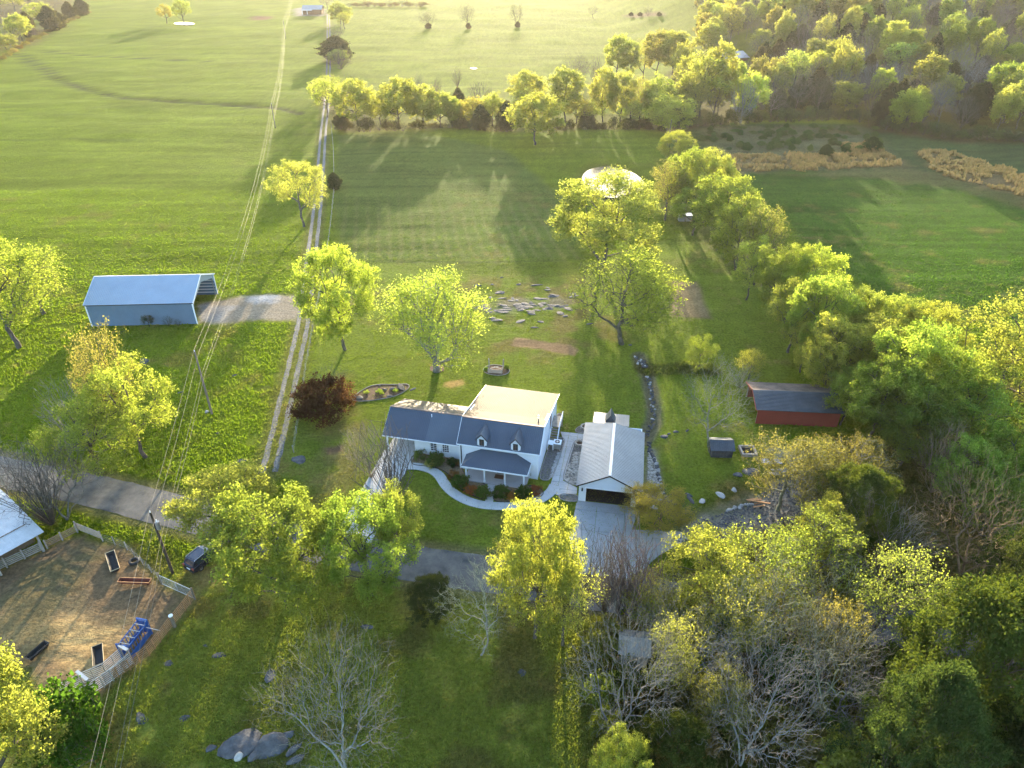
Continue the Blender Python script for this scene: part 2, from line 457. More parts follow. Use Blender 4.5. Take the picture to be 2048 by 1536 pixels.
def relief(x, y, rel):
    n = fbm(x * 0.55, y * 0.55 + 40, 4) - 0.5
    big = (fbm(x * 0.035 + 60, y * 0.035, 3) - 0.5)
    wav = fbm(x * 0.045 + 9, y * 0.17 + 3, 3) - 0.5
    z = n * 0.16 * rel + wav * 0.5 * smooth(95, 140, y) + big * (0.25 + 1.6 * smooth(130, 260, y)) * smooth(105, 150, y)
    z = z * smooth(0.5, 4.0, ldist(road_c, x, y) - 2.6) if True else z
    yard = smooth(-6, 4, sdist(P((600, 940), (760, 800), (1000, 730), (1350, 730), (1420, 1000), (1300, 1180), (1100, 1170), (660, 1100)), x, y))
    z = z * (1 - 0.93 * yard)
    z = z * (1 - 0.9 * smooth(-1, 1, sdist(apron_p, x, y)))
    z = z * (1 - 0.95 * smooth(2.2, 1.3, ldist(drive_c, x, y)))
    z = z - 0.9 * smooth(-4.5, 2.0, sdist(pond_p, x, y)) - 0.6 * smooth(-3, 1.5, sdist(pond2_p, x, y))
    z = z - 0.55 * smooth(2.2, 0.4, ldist(ditch_c, x, y)) - 0.30 * smooth(1.0, 0.3, ldist(creek_c, x, y))
    return z

def ground_z(x, y):
    x = np.atleast_1d(np.asarray(x, float)); y = np.atleast_1d(np.asarray(y, float))
    return hill(x, y) + relief(x, y, np.full(x.shape, 0.6))

def axis(lo, hi, fine_lo, fine_hi, step, grow):
    a = list(np.arange(fine_lo, fine_hi + 1e-6, step))
    s = step; p = a[-1]
    while p < hi: s *= grow; p += s; a.append(p)
    s = step; p = a[0]; b = []
    while p > lo: s *= grow; p -= s; b.append(p)
    return np.array(b[::-1] + a)

xs = axis(-2600, 2600, -78, 78, 0.52, 1.03)
ys = axis(-400, 4200, 30, 125, 0.52, 1.014)
print('ground', len(xs) * len(ys))
X, Y = np.meshgrid(xs, ys)
colr, hgt, rel = ground_cover(X, Y)
Z = hill(X, Y) + relief(X, Y, rel)
ny, nx = X.shape
idx = np.arange(nx * ny).reshape(ny, nx)
F4 = np.stack([idx[:-1, :-1], idx[:-1, 1:], idx[1:, 1:], idx[1:, :-1]], -1).reshape(-1, 4)
gme = np_mesh('ground', np.stack([X, Y, Z], -1).reshape(-1, 3), F4, True)
ca = gme.color_attributes.new('cover', 'FLOAT_COLOR', 'POINT')
ca.data.foreach_set('color', np.concatenate([colr.reshape(-1, 3), hgt.reshape(-1, 1)], 1).astype(np.float32).ravel())

def ground_material():
    m = bpy.data.materials.new('ground_cover'); m.use_nodes = True
    n = m.node_tree.nodes; l = m.node_tree.links
    bs = n['Principled BSDF']; bs.inputs['Roughness'].default_value = 0.95; bs.inputs['Specular IOR Level'].default_value = 0.05
    a = n.new('ShaderNodeAttribute'); a.attribute_name = 'cover'
    ge = n.new('ShaderNodeNewGeometry')
    n1 = n.new('ShaderNodeTexNoise'); n1.inputs['Scale'].default_value = 2.6; n1.inputs['Detail'].default_value = 5; n1.inputs['Roughness'].default_value = 0.7
    l.new(ge.outputs['Position'], n1.inputs['Vector'])
    mr = n.new('ShaderNodeMapRange'); mr.inputs['From Min'].default_value = 0.3; mr.inputs['From Max'].default_value = 0.7
    mr.inputs['To Min'].default_value = 0.55; mr.inputs['To Max'].default_value = 1.45
    l.new(n1.outputs['Fac'], mr.inputs['Value'])
    hs = n.new('ShaderNodeHueSaturation'); l.new(a.outputs['Color'], hs.inputs['Color']); l.new(mr.outputs[0], hs.inputs['Value'])
    l.new(hs.outputs[0], bs.inputs['Base Color'])
    bs.inputs['Sheen Weight'].default_value = 0.35; bs.inputs['Sheen Roughness'].default_value = 0.6
    l.new(hs.outputs[0], bs.inputs['Sheen Tint'])
    # relief of the sward: fine blades over tussocks laid across the light
    mp = n.new('ShaderNodeMapping'); mp.inputs['Scale'].default_value = (0.55, 1.5, 1)
    l.new(ge.outputs['Position'], mp.inputs['Vector'])
    n2 = n.new('ShaderNodeTexNoise'); n2.inputs['Scale'].default_value = 0.8; n2.inputs['Detail'].default_value = 3; n2.inputs['Roughness'].default_value = 0.55
    l.new(mp.outputs[0], n2.inputs['Vector'])
    n3 = n.new('ShaderNodeTexNoise'); n3.inputs['Scale'].default_value = 5.5; n3.inputs['Detail'].default_value = 2
    l.new(ge.outputs['Position'], n3.inputs['Vector'])
    gf = n.new('ShaderNodeMapRange'); gf.inputs['From Max'].default_value = 0.12; l.new(a.outputs['Alpha'], gf.inputs['Value'])
    b1 = n.new('ShaderNodeBump'); b1.inputs['Distance'].default_value = 0.35
    st = n.new('ShaderNodeMapRange'); st.inputs['To Min'].default_value = 0.25; st.inputs['To Max'].default_value = 0.75; l.new(gf.outputs[0], st.inputs['Value']); l.new(st.outputs[0], b1.inputs['Strength'])
    l.new(n2.outputs['Fac'], b1.inputs['Height'])
    bu = n.new('ShaderNodeBump'); bu.inputs['Distance'].default_value = 0.30
    s2 = n.new('ShaderNodeMapRange'); s2.inputs['To Min'].default_value = 0.2; s2.inputs['To Max'].default_value = 0.9; l.new(gf.outputs[0], s2.inputs['Value']); l.new(s2.outputs[0], bu.inputs['Strength'])
    l.new(n3.outputs['Fac'], bu.inputs['Height']); l.new(b1.outputs[0], bu.inputs['Normal']); l.new(bu.outputs[0], bs.inputs['Normal'])
    # blades let light through from behind
    tr = n.new('ShaderNodeBsdfTranslucent'); l.new(bu.outputs[0], tr.inputs['Normal'])
    mc = n.new('ShaderNodeMix'); mc.data_type = 'RGBA'; mc.blend_type = 'MULTIPLY'; mc.inputs[0].default_value = 1; mc.inputs[7].default_value = (2.2, 2.1, 1.2, 1)
    l.new(hs.outputs[0], mc.inputs[6]); l.new(mc.outputs[2], tr.inputs['Color'])
    ms = n.new('ShaderNodeMixShader'); mf = n.new('ShaderNodeMath'); mf.operation = 'MULTIPLY'; mf.inputs[1].default_value = 0.42
    l.new(gf.outputs[0], mf.inputs[0]); l.new(mf.outputs[0], ms.inputs[0]); l.new(bs.outputs[0], ms.inputs[1]); l.new(tr.outputs[0], ms.inputs[2])
    l.new(ms.outputs[0], n['Material Output'].inputs['Surface'])
    return m

ground = link('ground', gme, None, ground_material())
tag(ground, kind='structure')

# grass tufts over the near land: thin blades that catch the light
def grass_tufts():
    r = np.random.RandomState(3)
    N = 370000
    yy = 29 * (190 / 29) ** r.rand(N)
    xx = (r.rand(N) * 2 - 1) * (yy * 0.78 + 16)
    c, h_, _ = ground_cover(xx, yy)
    keep = (h_ > 0.035) & (fbm(xx * 0.5 + 5, yy * 0.5) > 0.30)
    xx, yy, c, h_ = xx[keep], yy[keep], c[keep], h_[keep]
    zz = hill(xx, yy) + relief(xx, yy, np.where(h_ > 0.08, 1.0, 0.4))
    n = len(xx)
    V = []; 
    far_ = np.clip(yy / 95, 1, 1.6)
    sc = (h_ * (0.7 + 0.9 * r.rand(n)) * np.minimum(far_, 1.0) * (1 - 0.6 * smooth(90, 185, yy)))
    for k in range(2):
        a = r.rand(n) * 2 * np.pi; ln = sc * (0.3 + 0.7 * r.rand(n)); wd = np.maximum(h_, .09) * 0.55 * far_
        b = np.stack([xx + (r.rand(n) - .5) * .3, yy + (r.rand(n) - .5) * .3, zz - 0.02], -1)
        t = np.stack([np.cos(a), np.sin(a), np.zeros(n)], -1) * wd[:, None]
        tip = b + np.stack([np.cos(a + 1.3) * ln, np.sin(a + 1.3) * ln, sc * 1.25], -1)
        V.append(np.stack([b - t, b + t, tip], 1))
    V = np.concatenate(V, 0).reshape(-1, 3)
    me = np_mesh('grass', V, np.arange(len(V)).reshape(-1, 3))
    cc = np.concatenate([c, c], 0) * (0.85 + 0.4 * r.rand(2 * n, 1))
    at_ = me.attributes.new('tint', 'FLOAT_COLOR', 'FACE')
    at_.data.foreach_set('color', np.concatenate([cc, np.ones((2 * n, 1))], 1).astype(np.float32).ravel())
    m = bpy.data.materials.new('grass_blade'); m.use_nodes = True
    nn = m.node_tree.nodes; l = m.node_tree.links
    nn.remove(nn['Principled BSDF'])
    a = nn.new('ShaderNodeAttribute'); a.attribute_name = 'tint'
    df = nn.new('ShaderNodeBsdfDiffuse'); tr = nn.new('ShaderNodeBsdfTranslucent')
    mx = nn.new('ShaderNodeMix'); mx.data_type = 'RGBA'; mx.blend_type = 'MULTIPLY'; mx.inputs[0].default_value = 1; mx.inputs[7].default_value = (1.9, 1.9, 1.2, 1)
    l.new(a.outputs['Color'], df.inputs['Color']); l.new(a.outputs['Color'], mx.inputs[6]); l.new(mx.outputs[2], tr.inputs['Color'])
    ms = nn.new('ShaderNodeMixShader'); ms.inputs[0].default_value = 0.55
    l.new(df.outputs[0], ms.inputs[1]); l.new(tr.outputs[0], ms.inputs[2]); l.new(ms.outputs[0], nn['Material Output'].inputs[0])
    o = link('grass', me, None, m)
    tag(o, 'tufts of grass all over the fields and lawns', 'grass', kind='stuff')
grass_tufts()

# ------------------------------------------------------------------ sheets laid on the ground
def ribbon(name, line, width, z, mat, jitter=0.0, step=1.0, kind='structure', off=0.0, seed=1):
    p = [Vector((a, b)) for a, b in line]
    pts = []
    for i in range(len(p) - 1):                        # Catmull-Rom
        a, b, c, d = p[max(i - 1, 0)], p[i], p[i + 1], p[min(i + 2, len(p) - 1)]
        k = max(2, int((c - b).length / step))
        for j in range(k):
            t = j / k
            pts.append(0.5 * ((2 * b) + (c - a) * t + (2 * a - 5 * b + 4 * c - d) * t * t + (3 * b - a - 3 * c + d) * t ** 3))
    pts.append(p[-1])
    r = random.Random(seed); vs = []; n = 5
    for i, q in enumerate(pts):
        d = (pts[min(i + 1, len(pts) - 1)] - pts[max(i - 1, 0)]).normalized()
        s = Vector((-d.y, d.x))
        wl = width / 2 + r.uniform(-jitter, jitter); wr = width / 2 + r.uniform(-jitter, jitter)
        for k in range(n):
            f = k / (n - 1)
            e = q + s * (off - wl + (wl + wr) * f)
            vs.append((e.x, e.y, z + 0.03 * (1 - (2 * f - 1) ** 2)))
    v = np.array(vs); v[:, 2] += hill(v[:, 0], v[:, 1])
    fs = [(i * n + k, (i + 1) * n + k, (i + 1) * n + k + 1, i * n + k + 1) for i in range(len(pts) - 1) for k in range(n - 1)]
    me = np_mesh(name, v, np.array(fs)[:, ::-1], True)
    o = link(name, me, None, mat)
    tag(o, kind=kind)
    return o

asph = material('asphalt', (0.070, 0.070, 0.074), 0.9, var=0.25, scale=0.5, bump=0.3, bscale=30, col2=(0.125, 0.115, 0.105), obj_space=False)
gravM = material('gravel_track', (0.095, 0.088, 0.080), 0.95, var=0.35, scale=3.0, bump=0.8, bscale=9, col2=(0.17, 0.158, 0.145), obj_space=False)
concM = material('concrete', (0.40, 0.395, 0.395), 0.85, var=0.10, scale=0.9, bump=0.08, bscale=40, obj_space=False)
conc2M = material('driveway_concrete', (0.30, 0.30, 0.305), 0.85, var=0.14, scale=0.5, bump=0.08, bscale=40, obj_space=False)
mulchM = material('mulch', (0.060, 0.032, 0.020), 0.95, var=0.5, scale=6, bump=1.0, bscale=14, col2=(0.11, 0.06, 0.035), obj_space=False)
chipM = material('pale_mulch', (0.15, 0.105, 0.065), 0.95, var=0.4, scale=6, bump=0.8, bscale=14, col2=(0.24, 0.17, 0.10), obj_space=False)
stoneM = material('river_stone', (0.24, 0.20, 0.16), 0.85, var=0.5, scale=2.6, bump=0.3, bscale=12, col2=(0.42, 0.38, 0.33), obj_space=False)
graveldarkM = material('dark_gravel', (0.085, 0.08, 0.078), 0.95, var=0.4, scale=5, bump=0.9, bscale=16, col2=(0.16, 0.15, 0.145), obj_space=False)
rockM = material('limestone', (0.042, 0.042, 0.047), 0.9, var=0.3, scale=1.3, bump=0.6, bscale=5, col2=(0.085, 0.085, 0.09), obj_space=False)
paleM = material('pale_stone', (0.33, 0.32, 0.31), 0.9, var=0.2, scale=2, bump=0.5, bscale=5)
ribbon('road', road_c, 5.2, 0.035, asph, 0.10, 1.2)
for sgn in (-1, 1):
    ribbon('gravel_track', drive_c, 0.78, 0.03, gravM, 0.07, 0.9, off=0.83 * sgn, seed=4 + sgn)

def sheet(name, poly, z, mat, t=0.06, kind='structure'):
    o = MB().prism([tuple(q) for q in poly], z - t, z).build(name, mat)
    tag(o, kind=kind)
    return o

def rounded(poly, it=2):
    """corner-cutting, for beds with a soft outline"""
    for _ in range(it):
        q = []
        for i in range(len(poly)):
            a = Vector(poly[i]); b = Vector(poly[(i + 1) % len(poly)])
            q += [tuple(a.lerp(b, .25)), tuple(a.lerp(b, .75))]
        poly = q
    return poly

def clip(poly, nx_, ny_, c):
    out = []
    for i in range(len(poly)):
        a = poly[i]; b = poly[(i + 1) % len(poly)]
        da = a[0] * nx_ + a[1] * ny_ - c; db = b[0] * nx_ + b[1] * ny_ - c
        if da >= 0: out.append(a)
        if (da >= 0) != (db >= 0):
            t = da / (da - db); out.append((a[0] + t * (b[0] - a[0]), a[1] + t * (b[1] - a[1])))
    return out

def slabs(name, poly, ang, cell, z, mat, gap=0.02, t=0.10):
    """a paved area poured in panels: each panel its own piece"""
    o = bpy.data.objects.new(name, None); C.objects.link(o); tag(o, kind='structure')
    cx, cy_ = poly[0]; o.location = (cx, cy_, 0)
    c, s = math.cos(ang), math.sin(ang)
    loc = [((x - cx) * c + (y - cy_) * s, -(x - cx) * s + (y - cy_) * c) for x, y in poly]
    x0 = min(q[0] for q in loc); x1 = max(q[0] for q in loc); y0 = min(q[1] for q in loc); y1 = max(q[1] for q in loc)
    i0 = 0
    for i in range(int((x1 - x0) / cell) + 1):
        for j in range(int((y1 - y0) / cell) + 1):
            q = clip(loc, 1, 0, x0 + i * cell + gap); q = clip(q, -1, 0, -(x0 + (i + 1) * cell - gap)) if q else q
            q = clip(q, 0, 1, y0 + j * cell + gap) if q else q; q = clip(q, 0, -1, -(y0 + (j + 1) * cell - gap)) if q else q
            if len(q) < 3: continue
            ar = abs(sum(q[k][0] * q[(k + 1) % len(q)][1] - q[(k + 1) % len(q)][0] * q[k][1] for k in range(len(q)))) / 2
            if ar < 0.15: continue
            q = [(x * c - y * s, x * s + y * c) for x, y in q]
            MB().prism(q, z - t, z + rnd.uniform(-.006, .006)).build('slab', mat, o)
    return o
# ------------------------------------------------------------------ trees
def mst(pts, nseed, bf):
    """grow a skeleton: connect every point to the nearest limb, favouring short ways to the root"""
    n = len(pts); par = np.full(n, -1); path = np.zeros(n)
    for i in range(1, nseed):
        par[i] = i - 1; path[i] = path[i - 1] + np.linalg.norm(pts[i] - pts[i - 1])
    best = np.full(n, 1e9); bp = np.zeros(n, int)
    for i in range(nseed):
        c = np.linalg.norm(pts - pts[i], axis=1) + bf * path[i]
        m = c < best; best[m] = c[m]; bp[m] = i
    done = np.zeros(n, bool); done[:nseed] = True
    order = list(range(nseed))
    for _ in range(n - nseed):
        b = np.where(done, 1e9, best); j = int(b.argmin())
        done[j] = True; par[j] = bp[j]; order.append(j)
        path[j] = path[par[j]] + np.linalg.norm(pts[j] - pts[par[j]])
        c = np.linalg.norm(pts - pts[j], axis=1) + bf * path[j]
        m = (c < best) & ~done; best[m] = c[m]; bp[m] = j
    return par, order

def radii(par, order, tip, ex):
    s = np.zeros(len(par)); 
    for j in reversed(order):
        if s[j] == 0: s[j] = tip ** ex
        if par[j] >= 0: s[par[j]] += s[j]
    return s ** (1 / ex)

def frusta(a, b, ra, rb, k):
    d = b - a; L = np.linalg.norm(d, axis=1, keepdims=True); d = d / np.maximum(L, 1e-6)
    up = np.where(np.abs(d[:, 2:3]) > 0.9, np.array([[1., 0, 0]]), np.array([[0, 0, 1.]]))
    u = np.cross(d, up); u /= np.linalg.norm(u, axis=1, keepdims=True); t = np.cross(d, u)
    an = np.arange(k) * 2 * np.pi / k
    ring = u[:, None] * np.cos(an)[None, :, None] + t[:, None] * np.sin(an)[None, :, None]
    va = a[:, None] + ring * ra[:, None, None]; vb = (b + d * rb[:, None] * 0.4)[:, None] + ring * rb[:, None, None]
    n = len(a); V = np.concatenate([va, vb], 1).reshape(-1, 3)
    base = (np.arange(n) * 2 * k)[:, None, None]; i = np.arange(k)
    q = np.stack([i, (i + 1) % k, k + (i + 1) % k, k + i], -1)[None]
    return V, (base + q).reshape(-1, 4)

def wood(pts, par, r, sel, name, r_, wob=0.06):
    """limbs as bent tapering tubes for the chosen edges"""
    j = np.where(sel)[0]; a = pts[par[j]]; b = pts[j]
    ra = np.minimum(r[par[j]], r[j] * 1.6); rb = r[j]
    L = np.linalg.norm(b - a, axis=1, keepdims=True)
    mid = (a + b) / 2 + r_.normal(0, 1, a.shape) * L * wob + np.array([0, 0, 1]) * L * wob * 0.8
    rm = (ra + rb) / 2
    V = []; Fq = []; off = 0
    thick = rb > 0.06
    for m, k in ((thick, 6), (~thick, 3)):
        if not m.any(): continue
        for p, q, rp, rq in ((a, mid, ra, rm), (mid, b, rm, rb)):
            v, f = frusta(p[m], q[m], rp[m], rq[m], k); V.append(v); Fq.append(f + off); off += len(v)
    if not V:
        return None
    me = np_mesh(name, np.concatenate(V), np.concatenate(Fq), True)
    me.materials.append(barkM)
    return me

def leaves(cent, size, r_, name, mat, up=0.5, aspect=1.35, cv=None):
    n = len(cent)
    nm = r_.normal(0, 1, (n, 3)); nm[:, 2] = np.abs(nm[:, 2]) + up; nm /= np.linalg.norm(nm, axis=1, keepdims=True)
    t = np.cross(nm, r_.normal(0, 1, (n, 3))); t /= np.linalg.norm(t, axis=1, keepdims=True); s = np.cross(nm, t)
    sz = size * (0.55 + 0.9 * r_.rand(n))[:, None]
    bend = nm * sz * 0.25
    V = np.stack([cent - t * sz * aspect * .5, cent + s * sz * .5 + bend, cent + t * sz * aspect * .5, cent - s * sz * .5 + bend], 1).reshape(-1, 3)
    me = np_mesh(name, V, np.arange(4 * n).reshape(-1, 4))
    a = me.attributes.new('leafvar', 'FLOAT', 'FACE')
    v = r_.rand(n) if cv is None else np.clip(0.5 * r_.rand(n) + 0.5 * cv, 0, 1)
    a.data.foreach_set('value', v.astype(np.float32))
    me.materials.append(mat)
    return me

def lobed_points(r_, n, Hh, Rr, base, lobes, lr, flat=1.0, surf=0.5, reach=0.62):
    zc = (base + 1) / 2 * Hh; hz = (1 - base) / 2 * Hh
    out = []
    L = []
    for i in range(lobes):
        g = (i + 0.5) / lobes
        z = 1 - 1.75 * g; a = i * 2.39996 + r_.rand() * 0.9
        q = math.sqrt(max(0, 1 - z * z)); k = reach + 0.24 * r_.rand()
        L.append((q * math.cos(a) * Rr * k, q * math.sin(a) * Rr * k, zc + z * hz * k * flat, lr * (0.75 + 0.5 * r_.rand())))
    L.append((0, 0, zc, lr * 1.1))
    per = n // len(L) + 1
    cvs = []
    for (x, y, z, q) in L:
        d = r_.normal(0, 1, (per, 3)); d /= np.linalg.norm(d, axis=1, keepdims=True)
        rr = q * r_.rand(per) ** (1 / (1 + 2 * surf)) * Rr
        p = np.array([x, y, z]) + d * rr[:, None] * np.array([1, 1, 0.85])
        out.append(p); cvs.append(np.full(per, r_.rand()))
    p = np.concatenate(out); cv = np.concatenate(cvs)
    m = (p[:, 2] > base * Hh * 0.75) & (p[:, 2] < Hh * 1.02)
    p, cv = p[m], cv[m]
    i = r_.permutation(len(p))[:n]
    return p[i], cv[i]

PROTO = {}
def proto_finish(key, trunk, crown, pts):
    Wd = np.percentile(np.abs(pts[:, :2]), 97) * 2.1
    PROTO[key] = dict(trunk=trunk, crown=crown, W=float(Wd), H=float(np.percentile(pts[:, 2], 99.3) * 1.01))

def leafy(key, seed, Hh=11.0, Rr=4.6, base=0.18, lobes=13, lr=0.42, nb=520, nl=12000, leaf=0.30, bf=0.45, spread=0.30, up=0.4, thin=None, out=0.62, tip=0.016, flat=1.0, mat=None):
    r_ = np.random.RandomState(seed)
    p, cv = lobed_points(r_, nb, Hh, Rr, base, lobes, lr, flat, reach=out - 0.22 if out > .7 else out)
    k = 9
    tr = np.stack([np.cumsum(r_.normal(0, .10, k)), np.cumsum(r_.normal(0, .10, k)), np.linspace(0, Hh * 0.72, k)], -1); tr[0, :2] = 0
    pts = np.concatenate([tr, p]); par, order = mst(pts, k, bf)
    r = radii(par, order, tip, 2.25)
    r[0] *= 1.35
    sel = par >= 0
    trunk = wood(pts, par, r, sel, 'trunk', r_)
    pick = r_.randint(0, len(p), nl)
    if thin is not None:
        ok = thin(p[pick], Hh, Rr); pick = pick[ok(r_) if callable(ok) else ok]
    c = p[pick] + r_.normal(0, spread, (len(pick), 3)) * np.array([1, 1, .8])
    crown = leaves(c, leaf, r_, 'crown', mat or leafM, up, cv=cv[pick])
    proto_finish(key, trunk, crown, c)

def bare(key, seed, Hh=11.0, Rr=4.6, base=0.2, lobes=14, lr=0.45, nb=2600, bf=0.35, tip=0.0066, flat=1.0, multi=1, ex=2.3, droop=0.0, buds=0, cut=0.035):
    r_ = np.random.RandomState(seed)
    p, cv = lobed_points(r_, nb, Hh, Rr, base, lobes, lr, flat, 0.3)
    k = 8
    tr = np.stack([np.cumsum(r_.normal(0, .16, k)), np.cumsum(r_.normal(0, .16, k)), np.linspace(0, Hh * 0.6, k)], -1); tr[0, :2] = 0
    pts = np.concatenate([tr, p]); par, order = mst(pts, k, bf)
    r = radii(par, order, tip, ex); r[0] *= 1.3
    sel = par >= 0
    trunk = wood(pts, par, r, sel & (r > cut), 'trunk', r_, 0.09)
    crown = wood(pts, par, r, sel & (r <= cut), 'crown', r_, 0.13)
    proto_finish(key, trunk, crown, p)

def cedar(key, seed, Hh=8.0, Rr=2.4, nl=9000, leaf=0.26, shape=0.8, ragged=0.25, base=0.02):
    r_ = np.random.RandomState(seed)
    n = 420
    t = r_.rand(n) ** 0.75
    z = base * Hh + t * Hh * (1 - base); a = r_.rand(n) * 2 * np.pi
    prof = np.sin(np.pi * np.clip(0.16 + 0.84 * t, 0, 1)) ** shape
    wob = 1 + ragged * np.sin(a * 3 + t * 9 + seed) + ragged * (r_.rand(n) - .5)
    rr = Rr * prof * wob * (0.45 + 0.55 * r_.rand(n) ** .5)
    p = np.stack([rr * np.cos(a), rr * np.sin(a), z], -1)
    k = 8
    tr = np.stack([np.zeros(k), np.zeros(k), np.linspace(0, Hh * 0.95, k)], -1)
    pts = np.concatenate([tr, p]); par, order = mst(pts, k, 0.8)
    r = radii(par, order, 0.010, 2.3)
    trunk = wood(pts, par, r, par >= 0, 'trunk', r_)
    pick = r_.randint(0, n, nl)
    c = p[pick] + r_.normal(0, .26, (nl, 3)) + p[pick] * np.array([.04, .04, 0]) * r_.rand(nl, 1)
    crown = leaves(c, leaf, r_, 'crown', cedarM, -0.1, 1.9, cv=np.repeat(r_.rand(n), 1)[pick])
    proto_finish(key, trunk, crown, c)

for s in range(4): leafy('nround%d' % s, 20 + s, 11, 5.0, 0.10, 17 + s, 0.33, 560, 32000, 0.125, spread=0.24, out=0.9)
for s in range(3): leafy('nairy%d' % s, 60 + s, 12, 4.6, 0.22, 16, 0.34, 580, 15000, 0.125, spread=0.24, out=0.9)
leafy('ntall0', 40, 13, 3.9, 0.18, 17, 0.35, 480, 22000, 0.13, spread=0.25, out=0.9)
leafy('nhigh0', 47, 11, 4.6, 0.36, 14, 0.35, 480, 22000, 0.13, spread=0.24, out=0.9)
leafy('nhigh1', 48, 11, 4.6, 0.52, 14, 0.34, 480, 18000, 0.13, spread=0.24, out=0.9)
for s in range(4): leafy('round%d' % s, 20 + s, 11, 5.0, 0.10, 20 + s, 0.34, 430, 9000, 0.26)
for s in range(3): leafy('tall%d' % s, 40 + s, 13, 3.9, 0.16, 18, 0.36, 400, 7500, 0.26)
for s in range(3): leafy('airy%d' % s, 60 + s, 12, 4.6, 0.25, 17, 0.36, 520, 4200, 0.25, spread=0.28, tip=0.018)
for s in range(2): leafy('sparse%d' % s, 70 + s, 12, 4.8, 0.25, 15, 0.42, 1000, 8000, 0.125, spread=0.22, tip=0.014)
def willow_thin(q, Hh, Rr):
    rr = np.hypot(q[:, 0], q[:, 1]) / Rr; zz = q[:, 2] / Hh
    return (zz > 0.55) | (rr > 0.62)
leafy('willow0', 81, 12, 5.6, 0.22, 18, 0.34, 700, 24000, 0.13, bf=0.7, spread=0.5, thin=willow_thin, tip=0.026)
def half_thin(q, Hh, Rr):
    g = np.random.RandomState(5).rand(len(q))
    return (q[:, 0] > -0.5 + 2 * (g - .5)) | (g < 0.22)
leafy('half0', 83, 12, 5.2, 0.2, 16, 0.40, 900, 20000, 0.13, thin=half_thin, spread=0.26)
for s in range(3): bare('bare%d' % s, 100 + s, 11, 5.2, 0.2, 15, 0.42, 1900)
for s in range(2): bare('spread%d' % s, 110 + s, 9, 6.2, 0.22, 16, 0.42, 2400, flat=0.9, bf=0.5)
for s in range(2): bare('fine%d' % s, 120 + s, 10, 4.4, 0.10, 14, 0.42, 700, bf=0.9, tip=0.010)
bare('upright0', 130, 12, 3.4, 0.30, 13, 0.42, 75, bf=1.0, tip=0.021)
bare('upright1', 131, 12, 3.0, 0.26, 12, 0.42, 62, bf=1.1, tip=0.021)
for s in range(3): cedar('cedar%d' % s, 140 + s, 8, 2.5 + .2 * s)
cedar('bigcedar0', 150, 12, 5.2, 60000, 0.10, 0.7, 0.22, 0.03)
cedar('bigcedar1', 151, 12, 5.6, 60000, 0.10, 0.6, 0.25, 0.03)
leafy('low0', 170, 3.0, 3.4, 0.0, 16, 0.36, 330, 13000, 0.13, spread=0.22, tip=0.012)
leafy('bush0', 160, 2.0, 1.3, 0.0, 11, 0.45, 160, 2600, 0.13, spread=0.14, tip=0.008)
leafy('bush1', 161, 2.0, 1.4, 0.0, 9, 0.45, 160, 1500, 0.12, spread=0.16, tip=0.008)

YG = (0.218, 0.232, 0.056, 1); YY = (0.240, 0.240, 0.070, 1); GG = (0.175, 0.212, 0.046, 1); GD = (0.055, 0.100, 0.018, 1)
PALE = (0.250, 0.235, 0.070, 1); OL = (0.190, 0.165, 0.055, 1); ORG = (0.30, 0.235, 0.06, 1)
CED = (0.050, 0.070, 0.022, 1); CEDB = (0.058, 0.055, 0.026, 1); CEDG = (0.062, 0.082, 0.018, 1)
BK = (0.105, 0.088, 0.070, 1); GREY = (0.20, 0.195, 0.18, 1); BRN = (0.155, 0.120, 0.095, 1); RED = (0.060, 0.018, 0.014, 1); MOSS = (0.22, 0.21, 0.15, 1)

tr_rnd = random.Random(99)
def grow(key, x, y, h_, w_, label, name, crown_col=None, bark_col=BK, group=None, cat='tree', lean=0.0, rz=None, z=None, squash=1.0):
    p = PROTO[key]
    o = root(name, x, y, None if z is None else z, tr_rnd.uniform(0, 6.28) if rz is None else rz, label, cat, group)
    o.location.z -= 0.05
    sx = w_ / p['W']
    o.scale = (sx, sx * squash, h_ / p['H'])
    if lean: o.rotation_euler = (tr_rnd.uniform(-.5, .5) * abs(lean), lean, o.rotation_euler[2])
    def j(c):
        k = tr_rnd.uniform(.82, 1.16)
        return tuple(min(1, v * k * tr_rnd.uniform(.92, 1.08)) for v in c[:3]) + (1,)
    if p['trunk'] is not None:
        t = link('trunk', p['trunk'], o); t.color = j(bark_col)
    c = link('crown', p['crown'], o); c.color = j(crown_col or bark_col)
    return o

def tree(key, u, v, vtop, wpx, label, name='leafy_tree', col=None, bark=BK, group=None, hk=0.95, **kw):
    if v > 300 and 'n' + key in PROTO: key = 'n' + key
    elif v > 470 and key[:4] == 'tall': key = 'ntall0'
    x, y = at(u, v)
    g = H1(x, y)
    h_ = (height_at(vtop, y) - g) * hk
    w_ = wpx * depth(x, y, h_ * .6) / FPX
    return grow(key, x, y, max(h_, 0.8), w_, label, name, col, bark, group, **kw)
# ------------------------------------------------------------------ the trees and shrubs one can tell apart
T = tree
